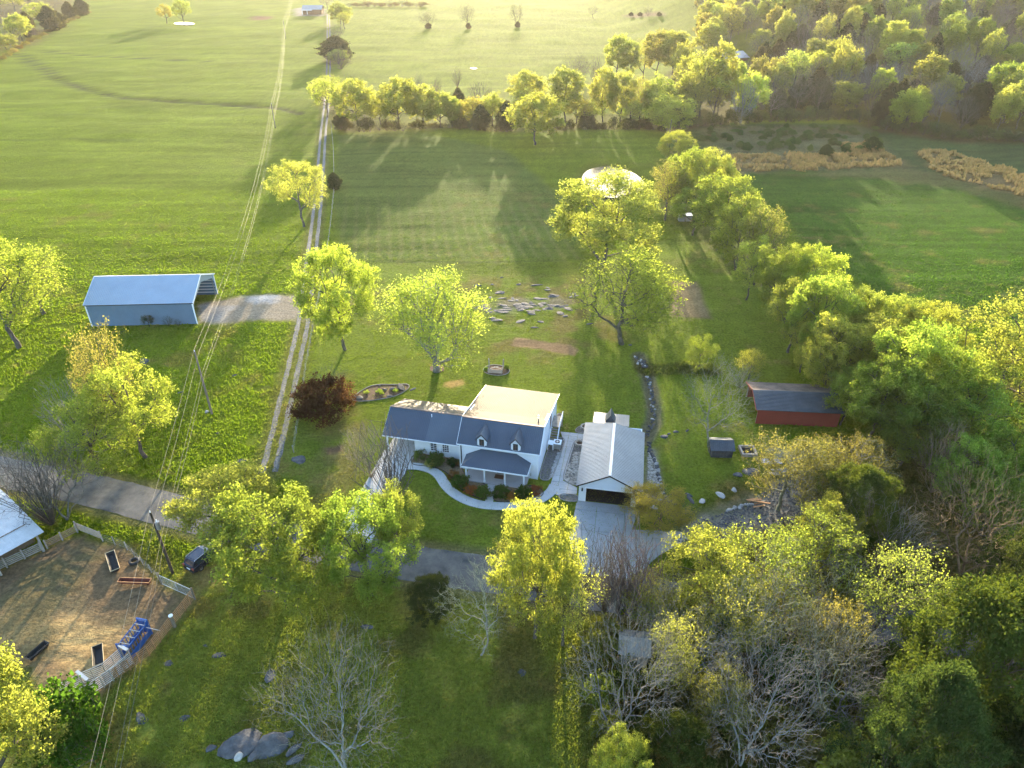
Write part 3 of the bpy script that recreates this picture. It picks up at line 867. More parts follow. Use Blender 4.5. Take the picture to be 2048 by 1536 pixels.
# left edge and left pasture
T('airy0', 38, 695, 462, 205, 'tall yellow-green tree with forked grey trunk left of the blue metal barn', col=YG)
T('sparse0', 88, 628, 492, 150, 'thin half-leafed tree between the blue barn and the tall forked tree', col=YG)
T('round0', -45, 640, 500, 150, 'yellow-green tree cut by the picture edge beside the tall forked tree', col=YG)
T('sparse1', 255, 880, 640, 118, 'slender tree with sparse yellow buds right in front of the blue barn', col=OL)
T('airy1', 292, 915, 715, 165, 'ivy-clad leafy tree with pale trunk foot beside the utility pole pasture', col=YG)
T('fine0', 180, 900, 745, 130, 'grey leafless bush behind the leaning trunk', 'bare_tree', bark=GREY)
T('airy2', 205, 945, 795, 180, 'leaning mossy trunk with yellow-green crown above the road bend', col=YG, lean=-0.22)
T('spread0', 135, 1040, 880, 190, 'bare grey roadside tree with twin trunks near the cattle pen', 'bare_tree', bark=(0.11, 0.10, 0.09, 1))
T('upright0', 105, 1050, 870, 130, 'dark upright bare tree beside the twin-trunked roadside tree', 'bare_tree', bark=(0.09, 0.08, 0.07, 1))
T('bare1', 30, 1010, 890, 150, 'bare grey tree by the road at the picture edge', 'bare_tree', bark=GREY)
T('round1', 20, 1590, 1322, 290, 'dense bright yellow-green tree in the bottom left corner', col=YY)
T('bush0', 150, 1490, 1385, 130, 'dark olive shrub against the bright corner tree', 'shrub', col=GD, cat='shrub')
T('bush1', 190, 1520, 1440, 90, 'small shaded shrub below the end of the cattle alley', 'shrub', col=GD, cat='shrub')
# along the drive
T('airy0', 608, 453, 313, 98, 'lone multi-stemmed yellow-green tree beside the gravel drive', col=YY)
T('cedar0', 670, 378, 344, 26, 'small dark cedar on the fence line beside the lone drive tree', 'cedar_tree', col=CED)
T('round2', 690, 700, 482, 152, 'dense bright tree with drooping limbs left of the willow', col=YG)
T('willow0', 873, 742, 545, 200, 'wide golden-green tree with open limbs in a mulch ring behind the house', 'willow_tree', col=YY, bark=GREY)
T('half0', 1243, 688, 498, 200, 'half-leafed tree over the stone heap, left side nearly bare', col=YG, rz=0.2)
T('round3', 1205, 528, 338, 212, hk=0.97, label='huge round yellow-green tree in front of the pond', col=YY)
T('low0', 650, 828, 768, 118, 'low wide dark red maple at the end of the rock garden', 'red_maple', col=(0.060, 0.026, 0.020, 1), bark=RED)
T('fine0', 662, 775, 733, 80, 'thin grey-green bush behind the dark red maple', 'shrub', bark=(0.10, 0.12, 0.06, 1), cat='shrub')
T('fine1', 742, 955, 842, 105, 'pale straw-coloured leafless bush at the carport corner', 'shrub', bark=(0.30, 0.25, 0.15, 1), cat='shrub')
T('upright0', 787, 1018, 820, 128, 'slim multi-stemmed tree with reddish twigs before the carport', 'bare_tree', bark=BRN)
T('airy1', 800, 1125, 965, 100, 'light green tree below the slim reddish twigged tree', col=YG)
# front row along the road
T('nhigh1', 482, 1122, 950, 190, 'yellow-green tree hiding the foot of the gravel drive', col=YY)
T('round1', 575, 1205, 985, 250, 'large bright green tree next to the parked dark car', col=YG)
T('round2', 745, 1190, 990, 185, 'green tree with straight visible trunk beside the round cedar', col=GG)
T('bigcedar0', 865, 1228, 1152, 92, 'small round dark cedar in the front pasture', 'cedar_tree', col=CED)
T('bare0', 962, 1310, 1118, 165, 'pale leafless tree standing alone in the front pasture', 'bare_tree', bark=MOSS)
T('round3', 1070, 1275, 990, 180, 'tall pale yellow-green tree at the left edge of the concrete driveway', col=YG)
T('airy0', 1065, 1180, 1060, 140, 'smaller green tree under the tall one by the driveway', col=YG)
T('sparse0', 1125, 1290, 1120, 130, 'thin tree with scattered yellow leaves by the road foot of the driveway', col=YY)
for u, v, t, wd, k, lab in ((1165, 1218, 1035, 88, 'upright1', 'dark twin-stemmed bare tree nearest the left side of the driveway'),
                            (1207, 1228, 1050, 90, 'upright0', 'bare tree with rusty twigs second along the driveway'),
                            (1240, 1235, 1020, 105, 'upright1', 'forked bare tree standing before the driveway apron'),
                            (1262, 1238, 1040, 140, 'upright0', 'bare tree leaning right across the driveway edge')):
    T(k, u, v, t, wd, lab, 'bare_tree', bark=BRN, lean=0.12 if u > 1250 else 0.0)
T('airy1', 1318, 1058, 985, 120, 'orange-yellow budding small tree at the garage corner', col=ORG, bark=BRN)
T('sparse0', 1272, 1035, 972, 75, 'small budding bush before the open garage', 'shrub', col=ORG, bark=BRN, cat='shrub')
T('fine1', 1355, 1045, 1000, 80, 'rusty twigged bush at the end of the stone edging', 'shrub', bark=BRN, cat='shrub')
# foreground
T('spread1', 690, 1540, 1300, 285, 'big pale leafless tree at the bottom by the boulders', 'bare_tree', bark=GREY)
T('spread0', 1235, 1480, 1215, 235, 'bare grey tree with branches swept left beside the little grey hut', 'bare_tree', bark=GREY)
T('bare2', 1375, 1400, 1245, 190, 'leafless grey tree right of the little grey hut', 'bare_tree', bark=GREY)
T('spread1', 1480, 1530, 1300, 270, 'widest pale bare tree in the bottom thicket', 'bare_tree', bark=GREY)
T('bare0', 1600, 1450, 1215, 220, 'silver bare tree at the edge of the big dark cedar', 'bare_tree', bark=MOSS)
T('bare1', 1660, 1460, 1270, 170, 'small silver bare tree touching the big dark cedar', 'bare_tree', bark=GREY)
T('bare2', 1500, 1350, 1130, 200, 'brownish bare tree in the middle of the thicket', 'bare_tree', bark=MOSS)
T('fine0', 1350, 1290, 1170, 170, 'tangled brown bush above the little grey hut', 'shrub', bark=MOSS, cat='shrub')
T('fine1', 1620, 1270, 1120, 190, 'tan twiggy tree beside the dark road gap', 'bare_tree', bark=MOSS)
T('airy2', 1400, 1225, 1075, 190, 'yellow-green tree behind the driveway apron on the right', col=YG)
T('sparse1', 1500, 1230, 1065, 190, 'thin yellow tree with pale twigs above the thicket', col=YG, bark=MOSS)
T('sparse0', 1600, 1190, 1030, 170, 'thin yellow-leafed tree hiding the log pile', col=YG)
T('round1', 1640, 1130, 1005, 130, 'full yellow-green bush tree behind the log pile', col=YG)
T('sparse1', 1725, 1285, 1075, 190, 'crooked tree with yellow leaves leaning over the dark road gap', col=YY, lean=0.2)
T('fine0', 1740, 1150, 1000, 190, 'brown leafless tree between the log pile and the orange tree', 'bare_tree', bark=MOSS)
T('bigcedar1', 1690, 1085, 930, 165, 'olive-green cedar beside the stony lot', 'cedar_tree', col=CEDG)
T('spread0', 1920, 1150, 950, 290, 'orange-brown leafless spreading tree above the big cedars', 'bare_tree', bark=(0.25, 0.165, 0.10, 1))
T('bigcedar0', 1890, 1500, 1160, 350, 'biggest dark green cedar in the bottom right corner', 'cedar_tree', col=CEDG)
T('bigcedar1', 2030, 1440, 1150, 280, 'dark cedar cut by the picture edge beside the biggest cedar', 'cedar_tree', col=CEDG)
T('bigcedar1', 1770, 1620, 1330, 240, 'shaded cedar below the biggest cedar', 'cedar_tree', col=CED)
T('bigcedar0', 1990, 1640, 1400, 300, 'darkest cedar at the bottom picture edge', 'cedar_tree', col=CED)
T('bigcedar1', 2010, 1260, 1060, 200, 'dark cedar behind the orange-brown spreading tree', 'cedar_tree', col=CED)
T('bigcedar0', 1340, 1560, 1432, 150, 'low bright green cedar among the bare trees', 'cedar_tree', col=CEDG)
T('round0', 1235, 1590, 1470, 110, 'small yellow-green bush tree at the bottom edge', col=YG)
T('bush1', 1400, 1330, 1270, 80, 'small green undergrowth bush near the hut', 'shrub', col=OL, cat='shrub')
T('bush0', 1560, 1380, 1310, 110, 'green undergrowth bush beneath the silver bare tree', 'shrub', col=GD, cat='shrub')
T('bush0', 1660, 1560, 1480, 120, 'yellow-green undergrowth bush between cedar and bare trees', 'shrub', col=YG, cat='shrub')
# undergrowth and budding saplings filling the thicket
ug = random.Random(5); got_ = []
while len(got_) < 34:
    u = ug.uniform(1195, 1760); v = ug.uniform(1225, 1560)
    if any((u - a) ** 2 + 1.6 * (v - b) ** 2 < 38 ** 2 for a, b in got_) or (1225 < u < 1310 and 1270 < v < 1350): continue
    got_.append((u, v)); k = len(got_)
    T(['low0', 'bush0', 'low0', 'bush1'][k % 4], u, v, v - ug.uniform(34, 62), ug.uniform(55, 95), 'low olive undergrowth shrub in the thicket of bare trees', 'shrub', col=[(0.13, 0.125, 0.04, 1), (0.09, 0.115, 0.03, 1), (0.16, 0.125, 0.055, 1), (0.15, 0.16, 0.035, 1)][ug.randint(0, 3)], bark=MOSS, cat='shrub', group='undergrowth in the thicket')
for i, (u, v, t, wd) in enumerate(((1330, 1400, 1240, 120), (1445, 1330, 1170, 150), (1545, 1300, 1150, 150), (1640, 1360, 1200, 130), (1420, 1470, 1330, 110), (1290, 1250, 1150, 110))):
    T('sparse%d' % (i % 2), u, v, t, wd, 'thin olive-budded sapling in the thicket, %s' % ('beside the little hut', 'below the yellow driveway tree', 'under the pale twigged tree', 'next to the dark road gap', 'lowest of the saplings', 'behind the little hut roof')[i], 'budding_tree', col=(0.20, 0.18, 0.055, 1), bark=MOSS)
# right yard
T('bare0', 1420, 905, 712, 150, 'tall lichen-grey bare tree behind the small stone shed', 'bare_tree', bark=MOSS)
T('airy1', 1396, 735, 672, 62, 'small round yellow-green fruit tree on the lawn', col=YG)
T('sparse0', 1497, 758, 697, 62, 'small thin fruit tree left of the red barn', col=YG)
T('fine1', 1480, 775, 728, 70, 'low twiggy bush left of the red barn', 'shrub', bark=MOSS, cat='shrub')
for u, v, t, wd, lab in ((1555, 1020, 868, 150, 'bare budding tree left in the row below the red barn'), (1605, 1010, 875, 130, 'bare budding tree second in the row below the red barn'),
                         (1690, 1000, 872, 150, 'bare budding tree third in the row below the red barn'), (1640, 1045, 930, 130, 'bare budding tree in front of the row below the red barn')):
    T('sparse0' if u != 1605 else 'sparse1', u, v, t, wd, lab, 'budding_tree', col=(0.15, 0.125, 0.05, 1), bark=MOSS)
T('round0', 1920, 1010, 880, 150, 'green tree right of the olive cedar', col=GG)
T('round2', 2010, 1000, 860, 190, 'broad green tree at the right picture edge', col=GG)
T('fine1', 1862, 985, 835, 110, 'orange-tinted leafless tree below the hedgerow', 'bare_tree', bark=(0.21, 0.15, 0.10, 1))
T('round1', 1960, 1070, 960, 150, 'green tree below the broad one at the right edge', col=GG)
T('airy2', 1800, 930, 850, 110, 'green tree between hedgerow and olive cedar', col=GG)
# hedgerow on the right: every tree its own
hedge = [(1352, 330, 256, 70, 'round0', YG), (1330, 440, 318, 85, 'sparse0', OL), (1372, 430, 290, 110, 'round1', YG), (1408, 445, 296, 105, 'round2', YG), (1435, 500, 345, 120, 'tall1', YG),
         (1385, 470, 375, 90, 'airy0', GG), (1470, 540, 388, 115, 'round3', YG), (1508, 570, 400, 85, 'sparse1', OL), (1492, 600, 470, 80, 'airy1', YG), (1556, 640, 478, 120, 'round0', YG),
         (1602, 660, 492, 130, 'round1', YG), (1575, 705, 560, 100, 'airy0', YG), (1622, 730, 545, 130, 'round2', YG), (1660, 680, 570, 80, 'fine0', BK), (1700, 715, 572, 100, 'round3', YG),
         (1645, 790, 625, 130, 'round0', YG), (1712, 790, 630, 170, 'round3', YG), (1765, 735, 585, 140, 'round1', YG), (1830, 760, 600, 130, 'round2', YG), (1790, 850, 640, 190, 'round1', YG),
         (1735, 880, 715, 160, 'round2', GG), (1850, 870, 690, 200, 'round0', YG), (1800, 900, 760, 170, 'round3', GG), (1885, 815, 680, 120, 'round3', GG), (1920, 900, 760, 140, 'airy2', GG),
         (1600, 745, 640, 70, 'airy1', YG), (1680, 850, 735, 90, 'airy0', YG)]
ORD = ['first', 'second', 'third', 'fourth', 'fifth', 'sixth', 'seventh', 'eighth', 'ninth', 'tenth', 'eleventh', 'twelfth', 'thirteenth', 'fourteenth', 'fifteenth', 'sixteenth', 'seventeenth', 'eighteenth', 'nineteenth', 'twentieth']
ORD += ['twenty-' + q for q in ORD[:9]] + ['thirtieth'] + ['thirty-' + q for q in ORD[:9]] + ['fortieth']
hedge.sort(key=lambda q: (q[1] + 0.6 * q[0]))
hi = 0
for u, v, t, wd, k, c in hedge:
    if k[:4] == 'fine': T(k, u, v, t, wd, 'grey leafless tree standing in the hedgerow beside the red barn', 'bare_tree', bark=GREY)
    else: T(k, u, v, t, wd, '%s leafy tree of the long hedgerow counted from the pond end' % ORD[hi], col=c, group='trees in the hedgerow'); hi += 1
T('airy0', 1975, 830, 590, 200, 'big spreading tree with dark forked trunk at the right end of the hedgerow', col=YG)
T('round2', 2060, 800, 610, 150, 'tree cut by the picture edge behind the big spreading one', col=YG)
# fencerow across the middle
frow = [(717, 252, 170, 78, 'round1', YY), (655, 235, 165, 45, 'airy0', YG), (762, 250, 205, 40, 'airy1', YG), (800, 258, 168, 72, 'round2', YY), (845, 256, 178, 58, 'round0', YY), (882, 258, 190, 56, 'round1', YY),
        (905, 258, 200, 34, 'tall0', YG), (942, 253, 200, 60, 'round3', YY), (985, 252, 193, 50, 'round0', YY), (1055, 222, 150, 66, 'round1', YY), (1048, 245, 185, 50, 'airy2', YY), (1070, 290, 198, 86, 'round2', YG),
        (1130, 250, 148, 60, 'tall1', YY), (1108, 250, 195, 50, 'airy0', YG), (1152, 250, 200, 44, 'airy1', YG), (1205, 246, 146, 48, 'tall2', YY), (1240, 248, 155, 48, 'tall0', YY), (1182, 248, 205, 46, 'airy2', OL),
        (1278, 246, 160, 36, 'sparse0', OL), (1312, 246, 162, 66, 'round3', YG), (1335, 268, 198, 74, 'round0', GG), (1262, 250, 205, 40, 'airy0', YG),
        (1232, 165, 80, 44, 'tall1', YY), (1257, 165, 90, 34, 'tall2', YY), (1285, 160, 85, 40, 'sparse1', OL), (1312, 160, 70, 48, 'tall0', YY), (1345, 165, 72, 45, 'tall1', YY), (1362, 185, 90, 40, 'airy1', OL),
        (1395, 245, 118, 78, 'airy2', (0.20, 0.15, 0.05, 1)), (1425, 235, 100, 60, 'tall2', YY), (1372, 215, 120, 40, 'tall0', YG)]
frow.sort()
for i, (u, v, t, wd, k, c) in enumerate(frow):
    T(k, u, v, t, wd * 1.2, '%s yellow-green fencerow tree counted from the gravel drive' % ORD[i], hk=1.1, col=tr_rnd.choice([PALE, YY, PALE]), group='leafy trees in the fencerow')
for i, (u, v, t, wd, k) in enumerate(sorted(((1148, 172, 106, 60, 'spread0'), (1165, 168, 108, 34, 'bare0'), (1190, 170, 105, 30, 'upright0'), (700, 200, 142, 40, 'upright1'), (840, 185, 138, 18, 'upright1'), (875, 195, 150, 26, 'upright0'),
                       (960, 212, 160, 56, 'fine0'), (790, 182, 152, 24, 'fine1'), (1168, 250, 172, 36, 'fine0'), (1252, 225, 165, 36, 'bare1'), (915, 175, 125, 22, 'upright1'), (640, 200, 150, 50, 'fine1')))):
    T(k, u, v, t, wd, '%s leafless brown fencerow tree counted from the gravel drive' % ORD[i], 'bare_tree', bark=BRN, group='bare trees in the fencerow')
for i, (u, v, t, wd, k) in enumerate(sorted(((918, 232, 166, 28, 'cedar0'), (962, 260, 200, 34, 'cedar1'), (1014, 258, 192, 40, 'cedar2'), (1175, 250, 215, 30, 'cedar1'), (925, 258, 225, 26, 'cedar2'), (685, 255, 215, 30, 'cedar0'), (1258, 250, 228, 30, 'cedar0'), (1290, 250, 225, 28, 'cedar2')))):
    T(k, u, v, t + 8, wd, '%s dark cedar of the fencerow counted from the gravel drive' % ORD[i], 'cedar_tree', col=(0.085, 0.078, 0.036, 1), group='cedars in the fencerow')
for i in range(44):                                      # brambles along the foot of the fencerow
    u = 668 + i * 15.3 + tr_rnd.uniform(-6, 6)
    if 1040 < u < 1105: continue
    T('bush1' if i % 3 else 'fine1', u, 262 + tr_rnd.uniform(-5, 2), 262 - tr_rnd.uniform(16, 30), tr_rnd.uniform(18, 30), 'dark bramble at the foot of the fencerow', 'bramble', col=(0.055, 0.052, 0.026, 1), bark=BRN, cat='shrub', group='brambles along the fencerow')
# along the far drive
T('sparse1', 662, 205, 146, 72, 'open dark-limbed tree with yellow leaves beside the far drive', col=YY)
T('fine0', 682, 140, 96, 58, 'brown leafless thicket tree beside the far drive', 'bare_tree', bark=BRN)
T('round2', 678, 128, 98, 40, 'round bright bush tree in front of the far cedar', col=YY)
T('cedar1', 674, 120, 70, 56, 'conical dark cedar beside the far drive', 'cedar_tree', col=CEDB)
T('fine1', 676, 80, 44, 34, 'brown twiggy tree between the cedar and the far house', 'bare_tree', bark=BRN)
T('round3', 682, 48, 2, 42, 'leafy tree right of the far house with gravel yard', col=YG)
T('airy0', 690, 58, 22, 30, 'thin leafy tree below the one beside the far house', col=YY)
T('bare2', 655, 20, -12, 30, 'leafless tree over the roof end of the far house', 'bare_tree', bark=BRN)
# field trees with a small cedar at each foot
for u, v, t, wd, k, lab in ((855, 57, 21, 34, 'bare0', 'first'), (935, 57, 5, 30, 'bare1', 'second'), (1033, 54, 6, 26, 'bare2', 'third')):
    T('spread0', u, v, t - 3, wd * 1.1, 'bare vase-shaped tree, %s from the drive in the far field' % lab, 'bare_tree', bark=(0.06, 0.045, 0.035, 1))
    x, y = at(u, v)
    grow('cedar0', x + .8, y - 1.2, 3.6, 4.2 if lab == 'first' else 3.4, 'dark round bush at the foot of the %s bare field tree' % lab, 'cedar_bush', CEDB, cat='shrub')
T('bare0', 1187, 37, 9, 26, 'small lone bare tree highest in the far field', 'bare_tree', bark=BRN)
T('fine0', 1296, 32, 12, 22, 'twiggy bush on the far brown mound', 'shrub', bark=BRN, cat='shrub')
for u in (1262, 1280, 1318): T('cedar1', u, 32, 24, 9, 'tiny dark shrub on the far brown mound', 'shrub', col=CEDB, cat='shrub', group='shrubs on the far mound')
T('airy1', 334, 47, 6, 28, 'smaller thin tree at the far pond', col=PALE)
T('airy2', 368, 48, -4, 36, 'taller leafy tree at the far pond', col=YG)
for i, u in enumerate(range(700, 850, 13)): T('bush1' if i % 2 else 'fine1', u + rnd.uniform(-3, 3), 13, 13 - rnd.uniform(8, 14), 22, 'brown hedge bush at the far top of the field', 'shrub', col=(0.10, 0.08, 0.04, 1), bark=BRN, cat='shrub', group='far hedge bushes')
for i, u in enumerate(range(380, 600, 22)): T('bush1', u + rnd.uniform(-3, 3), -6, -16, 26, 'brown bush beyond the far field', 'shrub', col=(0.10, 0.08, 0.04, 1), bark=BRN, cat='shrub', group='bushes beyond the far field')
# wood at the upper left
ul = [(14, 100, 66, 42, 'round0', YY), (45, 85, 25, 50, 'round1', YY), (30, 92, 50, 40, 'fine0', None), (62, 74, 22, 26, 'cedar0', CEDB), (72, 76, 45, 40, 'fine1', None), (105, 62, 10, 34, 'cedar1', CEDB), (118, 56, 20, 34, 'cedar2', CEDB),
      (85, 50, 2, 44, 'airy0', PALE), (142, 38, 2, 24, 'cedar2', CEDB), (166, 30, -4, 26, 'cedar1', CEDB), (10, 60, 14, 44, 'fine0', None), (40, 48, 6, 46, 'bare1', None), (70, 40, -4, 46, 'fine1', None),
      (-10, 120, 70, 44, 'bare0', None), (0, 40, -6, 50, 'bare2', None), (30, 24, -20, 50, 'airy1', PALE), (110, 30, -14, 40, 'bare0', None), (-30, 90, 40, 60, 'round2', YY), (60, 14, -28, 50, 'fine0', None), (0, 10, -36, 60, 'fine1', None)]
for u, v, t, wd, k, c in ul:
    if c is None: T(k, u, v, t, wd, 'grey-brown leafless tree in the wood at the upper left', 'bare_tree', bark=BRN, group='bare trees upper left wood')
    elif 'cedar' in k: T(k, u, v, t, wd, 'dark cedar at the edge of the upper left wood', 'cedar_tree', col=c, group='cedars upper left wood')
    else: T(k, u, v, t, wd, 'yellow-green tree in the wood at the upper left', col=c, group='leafy trees upper left wood')
for i in range(16):
    f = i / 15
    T('bush1', 175 - 170 * f, 28 + 92 * f - 22 * f * (1 - f) + rnd.uniform(-2, 2), 22 + 88 * f - 22 * f * (1 - f), 18, 'tawny brush at the foot of the upper left wood', 'shrub', col=(0.14, 0.11, 0.045, 1), cat='shrub', group='brush along the upper left wood')
# hillside wood at the upper right: each tree placed on the slope, no two crowns in the same spot
def in_poly(p, u, v):
    c = False
    for i in range(len(p)):
        a = p[i]; b = p[(i + 1) % len(p)]
        if (a[1] > v) != (b[1] > v) and u < (b[0] - a[0]) * (v - a[1]) / (b[1] - a[1]) + a[0]: c = not c
    return c
wood_px = [(1395, -30), (2120, -30), (2120, 285), (2048, 282), (1900, 276), (1770, 258), (1700, 238), (1480, 250), (1350, 258), (1345, 215), (1430, 225), (1500, 215), (1500, 150), (1420, 130), (1400, 95)]
spots = []
wr = random.Random(31)
for k in range(16000):
    y = wr.uniform(255, 560); x = wr.uniform(55, 420)
    u, v = pix(x, y, H1(x, y))
    if not in_poly(wood_px, u, v): continue
    if 1425 < u < 1505 and 95 < v < 128: continue
    dmin = 6.6 if y < 320 else 8.6 + 0.012 * (y - 320)
    if any((x - a) ** 2 + (y - b) ** 2 < dmin * dmin for a, b, *_ in spots): continue
    spots.append((x, y, u, v))
print('wood trees', len(spots))
for x, y, u, v in spots:
    f = fbm(np.array([x * .03]), np.array([y * .03 + 7]))[0]
    e = wr.random()
    bi = wr.randint(0, 2)
    zone = ('at the front edge' if y < 285 + 0.08 * x else 'halfway up' if y < 350 else 'high up') + (' near the far barn' if u < 1560 else ' towards its middle' if u < 1800 else ' at its right end')
    edge = y < 300 + 0.05 * x
    rightside = u > 1700
    if e < (0.10 if not rightside else 0.14):
        grow('cedar%d' % wr.randint(0, 2), x, y, wr.uniform(9, 14), wr.uniform(5.5, 8), 'dark cedar in the hillside wood, %s' % zone, 'cedar_tree', CEDB, group='cedars in the hillside wood')
    elif e < ((0.54 if not rightside else 0.76) if f > 0.40 else (0.38 if not rightside else 0.60)):
        grow(wr.choice(['fine0', 'fine1', 'bare0', 'bare1', 'bare2']), x, y, wr.uniform(11, 17), wr.uniform(8, 12), 'leafless %s tree in the hillside wood, %s' % (('brown', 'grey', 'tan')[bi], zone), 'bare_tree', None, [BRN, GREY, (0.17, 0.14, 0.11, 1)][bi], group='bare trees in the hillside wood')
    else:
        c = wr.choice([PALE, YY, PALE, OL, (0.19, 0.18, 0.065, 1)]) if not rightside else wr.choice([PALE, OL, (0.165, 0.18, 0.06, 1), (0.19, 0.20, 0.05, 1)])
        grow(wr.choice(['round0', 'round1', 'round2', 'round3', 'tall0', 'tall1', 'tall2', 'airy0', 'airy1']), x, y, wr.uniform(12, 19), wr.uniform(8, 13), '%s leafy tree in the hillside wood, %s' % ('olive' if c == OL else 'pale yellow' if c == PALE else 'bright yellow' if c == YY else 'dull green', zone), 'leafy_tree', c, group='leafy trees in the hillside wood')
for i in range(46):                                      # brush at the wood's foot
    u = 1350 + i * 15.5; v = np.interp(u, [1350, 1480, 1700, 1770, 1900, 2048], [256, 248, 238, 260, 277, 283])
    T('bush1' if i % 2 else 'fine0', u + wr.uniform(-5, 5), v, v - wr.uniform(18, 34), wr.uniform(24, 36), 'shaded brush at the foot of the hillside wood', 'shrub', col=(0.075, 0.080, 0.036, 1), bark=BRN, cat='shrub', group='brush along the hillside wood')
# young cedars in the scrub field
sc = 0; got = []
while sc < 75:
    u = wr.uniform(1400, 1760); v = 252 + 54 * wr.random()
    if u < 1430 and v > 285: continue
    if v > 290 and 1540 > u and u < 1450: continue
    if any(abs(u - a) < 9 and abs(v - b) < 3.2 for a, b in got): continue
    got.append((u, v)); sc += 1
    T('cedar%d' % (sc % 3), u, v, v - wr.uniform(7, 15) * (0.6 + (v - 250) / 80), wr.uniform(9, 19), 'young cedar growing in the scrub field below the wood', 'young_cedar', col=(0.10, 0.14, 0.045, 1), cat='tree', group='young cedars in the scrub field')
T('bigcedar0', 1742, 302, 272, 32, 'bushy young cedar at the tan grass corner of the scrub field', 'young_cedar', col=(0.052, 0.072, 0.024, 1))
T('cedar1', 1650, 312, 288, 24, 'young cedar standing alone in the tan grass', 'young_cedar', col=(0.055, 0.075, 0.024, 1))
# ------------------------------------------------------------------ buildings
whiteM = material('white_siding', (0.68, 0.72, 0.79), 0.6, var=0.04, scale=0.6)
trimM = material('white_trim', (0.74, 0.77, 0.82), 0.5, var=0.03)
roofM = material('blue_grey_roof', (0.070, 0.088, 0.120), 0.42, 0.25, var=0.10, scale=0.35, spec=0.5)
backM = material('sun_tinted_roof', (0.052, 0.043, 0.033), 0.62, 0.0, var=0.22, scale=0.5, spec=0.05)  # blue-grey roofing with the warm sun glare put into its base colour
wingM = material('sun_tinted_wing_roof', (0.125, 0.105, 0.082), 0.6, 0.0, var=0.3, scale=0.6, spec=0.14)  # same roofing painted paler and warmer to carry the sunlight on this slope
roof2M = material('faded_roof', (0.095, 0.120, 0.155), 0.42, 0.25, var=0.10, scale=0.35, spec=0.5)
galvM = material('galvanised_roof', (0.28, 0.275, 0.275), 0.42, 0.5, var=0.12, scale=0.5)
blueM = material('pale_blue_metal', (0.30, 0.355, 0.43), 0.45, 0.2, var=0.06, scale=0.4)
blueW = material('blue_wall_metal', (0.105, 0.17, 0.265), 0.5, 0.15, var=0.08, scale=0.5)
darkM = material('dark_opening', (0.012, 0.011, 0.010), 0.9)  # near-black colour standing in for shade inside the garage; also fire pit ash
blackM = material('black_trim', (0.018, 0.018, 0.02), 0.5)
glassM = material('window_glass', (0.03, 0.035, 0.045), 0.08, spec=0.8)
redM = material('red_metal', (0.27, 0.05, 0.035), 0.5, 0.1, var=0.12, scale=0.6)
rustM = material('weathered_rust_roof', (0.16, 0.12, 0.10), 0.55, 0.3, var=0.3, scale=0.6, col2=(0.24, 0.17, 0.13))
slateM = material('dark_metal_roof', (0.075, 0.085, 0.10), 0.45, 0.3, var=0.25, scale=0.7)
woodM = material('weathered_wood', (0.20, 0.145, 0.10), 0.85, var=0.3, scale=2.0, bump=0.3, bscale=12, stretch=(1, 1, 6))
greyW = material('grey_board', (0.26, 0.235, 0.21), 0.85, var=0.25, scale=2.0, bump=0.3, bscale=12)
brickM = material('porch_floor', (0.42, 0.38, 0.37), 0.8, var=0.08, scale=1)
brownM = material('brown_wood', (0.14, 0.065, 0.030), 0.6, var=0.2, scale=3)
chromeM = material('steel', (0.45, 0.45, 0.45), 0.35, 0.8, var=0.1)
pipeM = material('galvanised_pipe', (0.42, 0.42, 0.41), 0.45, 0.6, var=0.12)
rustP = material('rusty_pipe', (0.38, 0.20, 0.09), 0.75, 0.2, var=0.3, scale=3)
rubberM = material('rubber', (0.02, 0.02, 0.021), 0.75, var=0.2)
poleM = material('pole_wood', (0.17, 0.14, 0.11), 0.9, var=0.25, scale=2, stretch=(4, 4, 0.6))
poleD = material('creosote_pole', (0.05, 0.038, 0.028), 0.9, var=0.25, scale=2, stretch=(4, 4, 0.6))
blueP = material('blue_paint', (0.02, 0.085, 0.30), 0.45, var=0.15)
creamM = material('cream_wall', (0.62, 0.58, 0.48), 0.7, var=0.05)
shingM = material('grey_shingle', (0.27, 0.255, 0.24), 0.9, var=0.25, scale=2.5, bump=0.4, bscale=8)

def window(parent, x, y, z, w_, h_, cols=2, rows=2, depth_=0.10, frameM=None):
    """window in a wall facing -y at local (x, y); frame, bars and panes"""
    f = MB(); t = 0.07
    f.box(x - w_ / 2 - t, y - depth_, z - t, x - w_ / 2, y + .03, z + h_ + t); f.box(x + w_ / 2, y - depth_, z - t, x + w_ / 2 + t, y + .03, z + h_ + t)
    f.box(x - w_ / 2, y - depth_, z + h_, x + w_ / 2, y + .03, z + h_ + t); f.box(x - w_ / 2, y - depth_ - .04, z - t - .02, x + w_ / 2, y + .03, z)
    fo = f.build('window', frameM or trimM, parent)
    b = MB()
    for i in range(1, cols): b.box(x - w_ / 2 + w_ * i / cols - .018, y - depth_ + .02, z, x - w_ / 2 + w_ * i / cols + .018, y - .03, z + h_)
    for j in range(1, rows): b.box(x - w_ / 2, y - depth_ + .022, z + h_ * j / rows - .02, x + w_ / 2, y - .032, z + h_ * j / rows + .02)
    b.build('glazing_bars', frameM or trimM, fo)
    for j in range(2):
        MB().box(x - w_ / 2 + .005, y - .035, z + h_ * j / 2 + .005, x + w_ / 2 - .005, y - .02, z + h_ * (j + 1) / 2 - .005).build('pane', glassM, fo)
    return fo

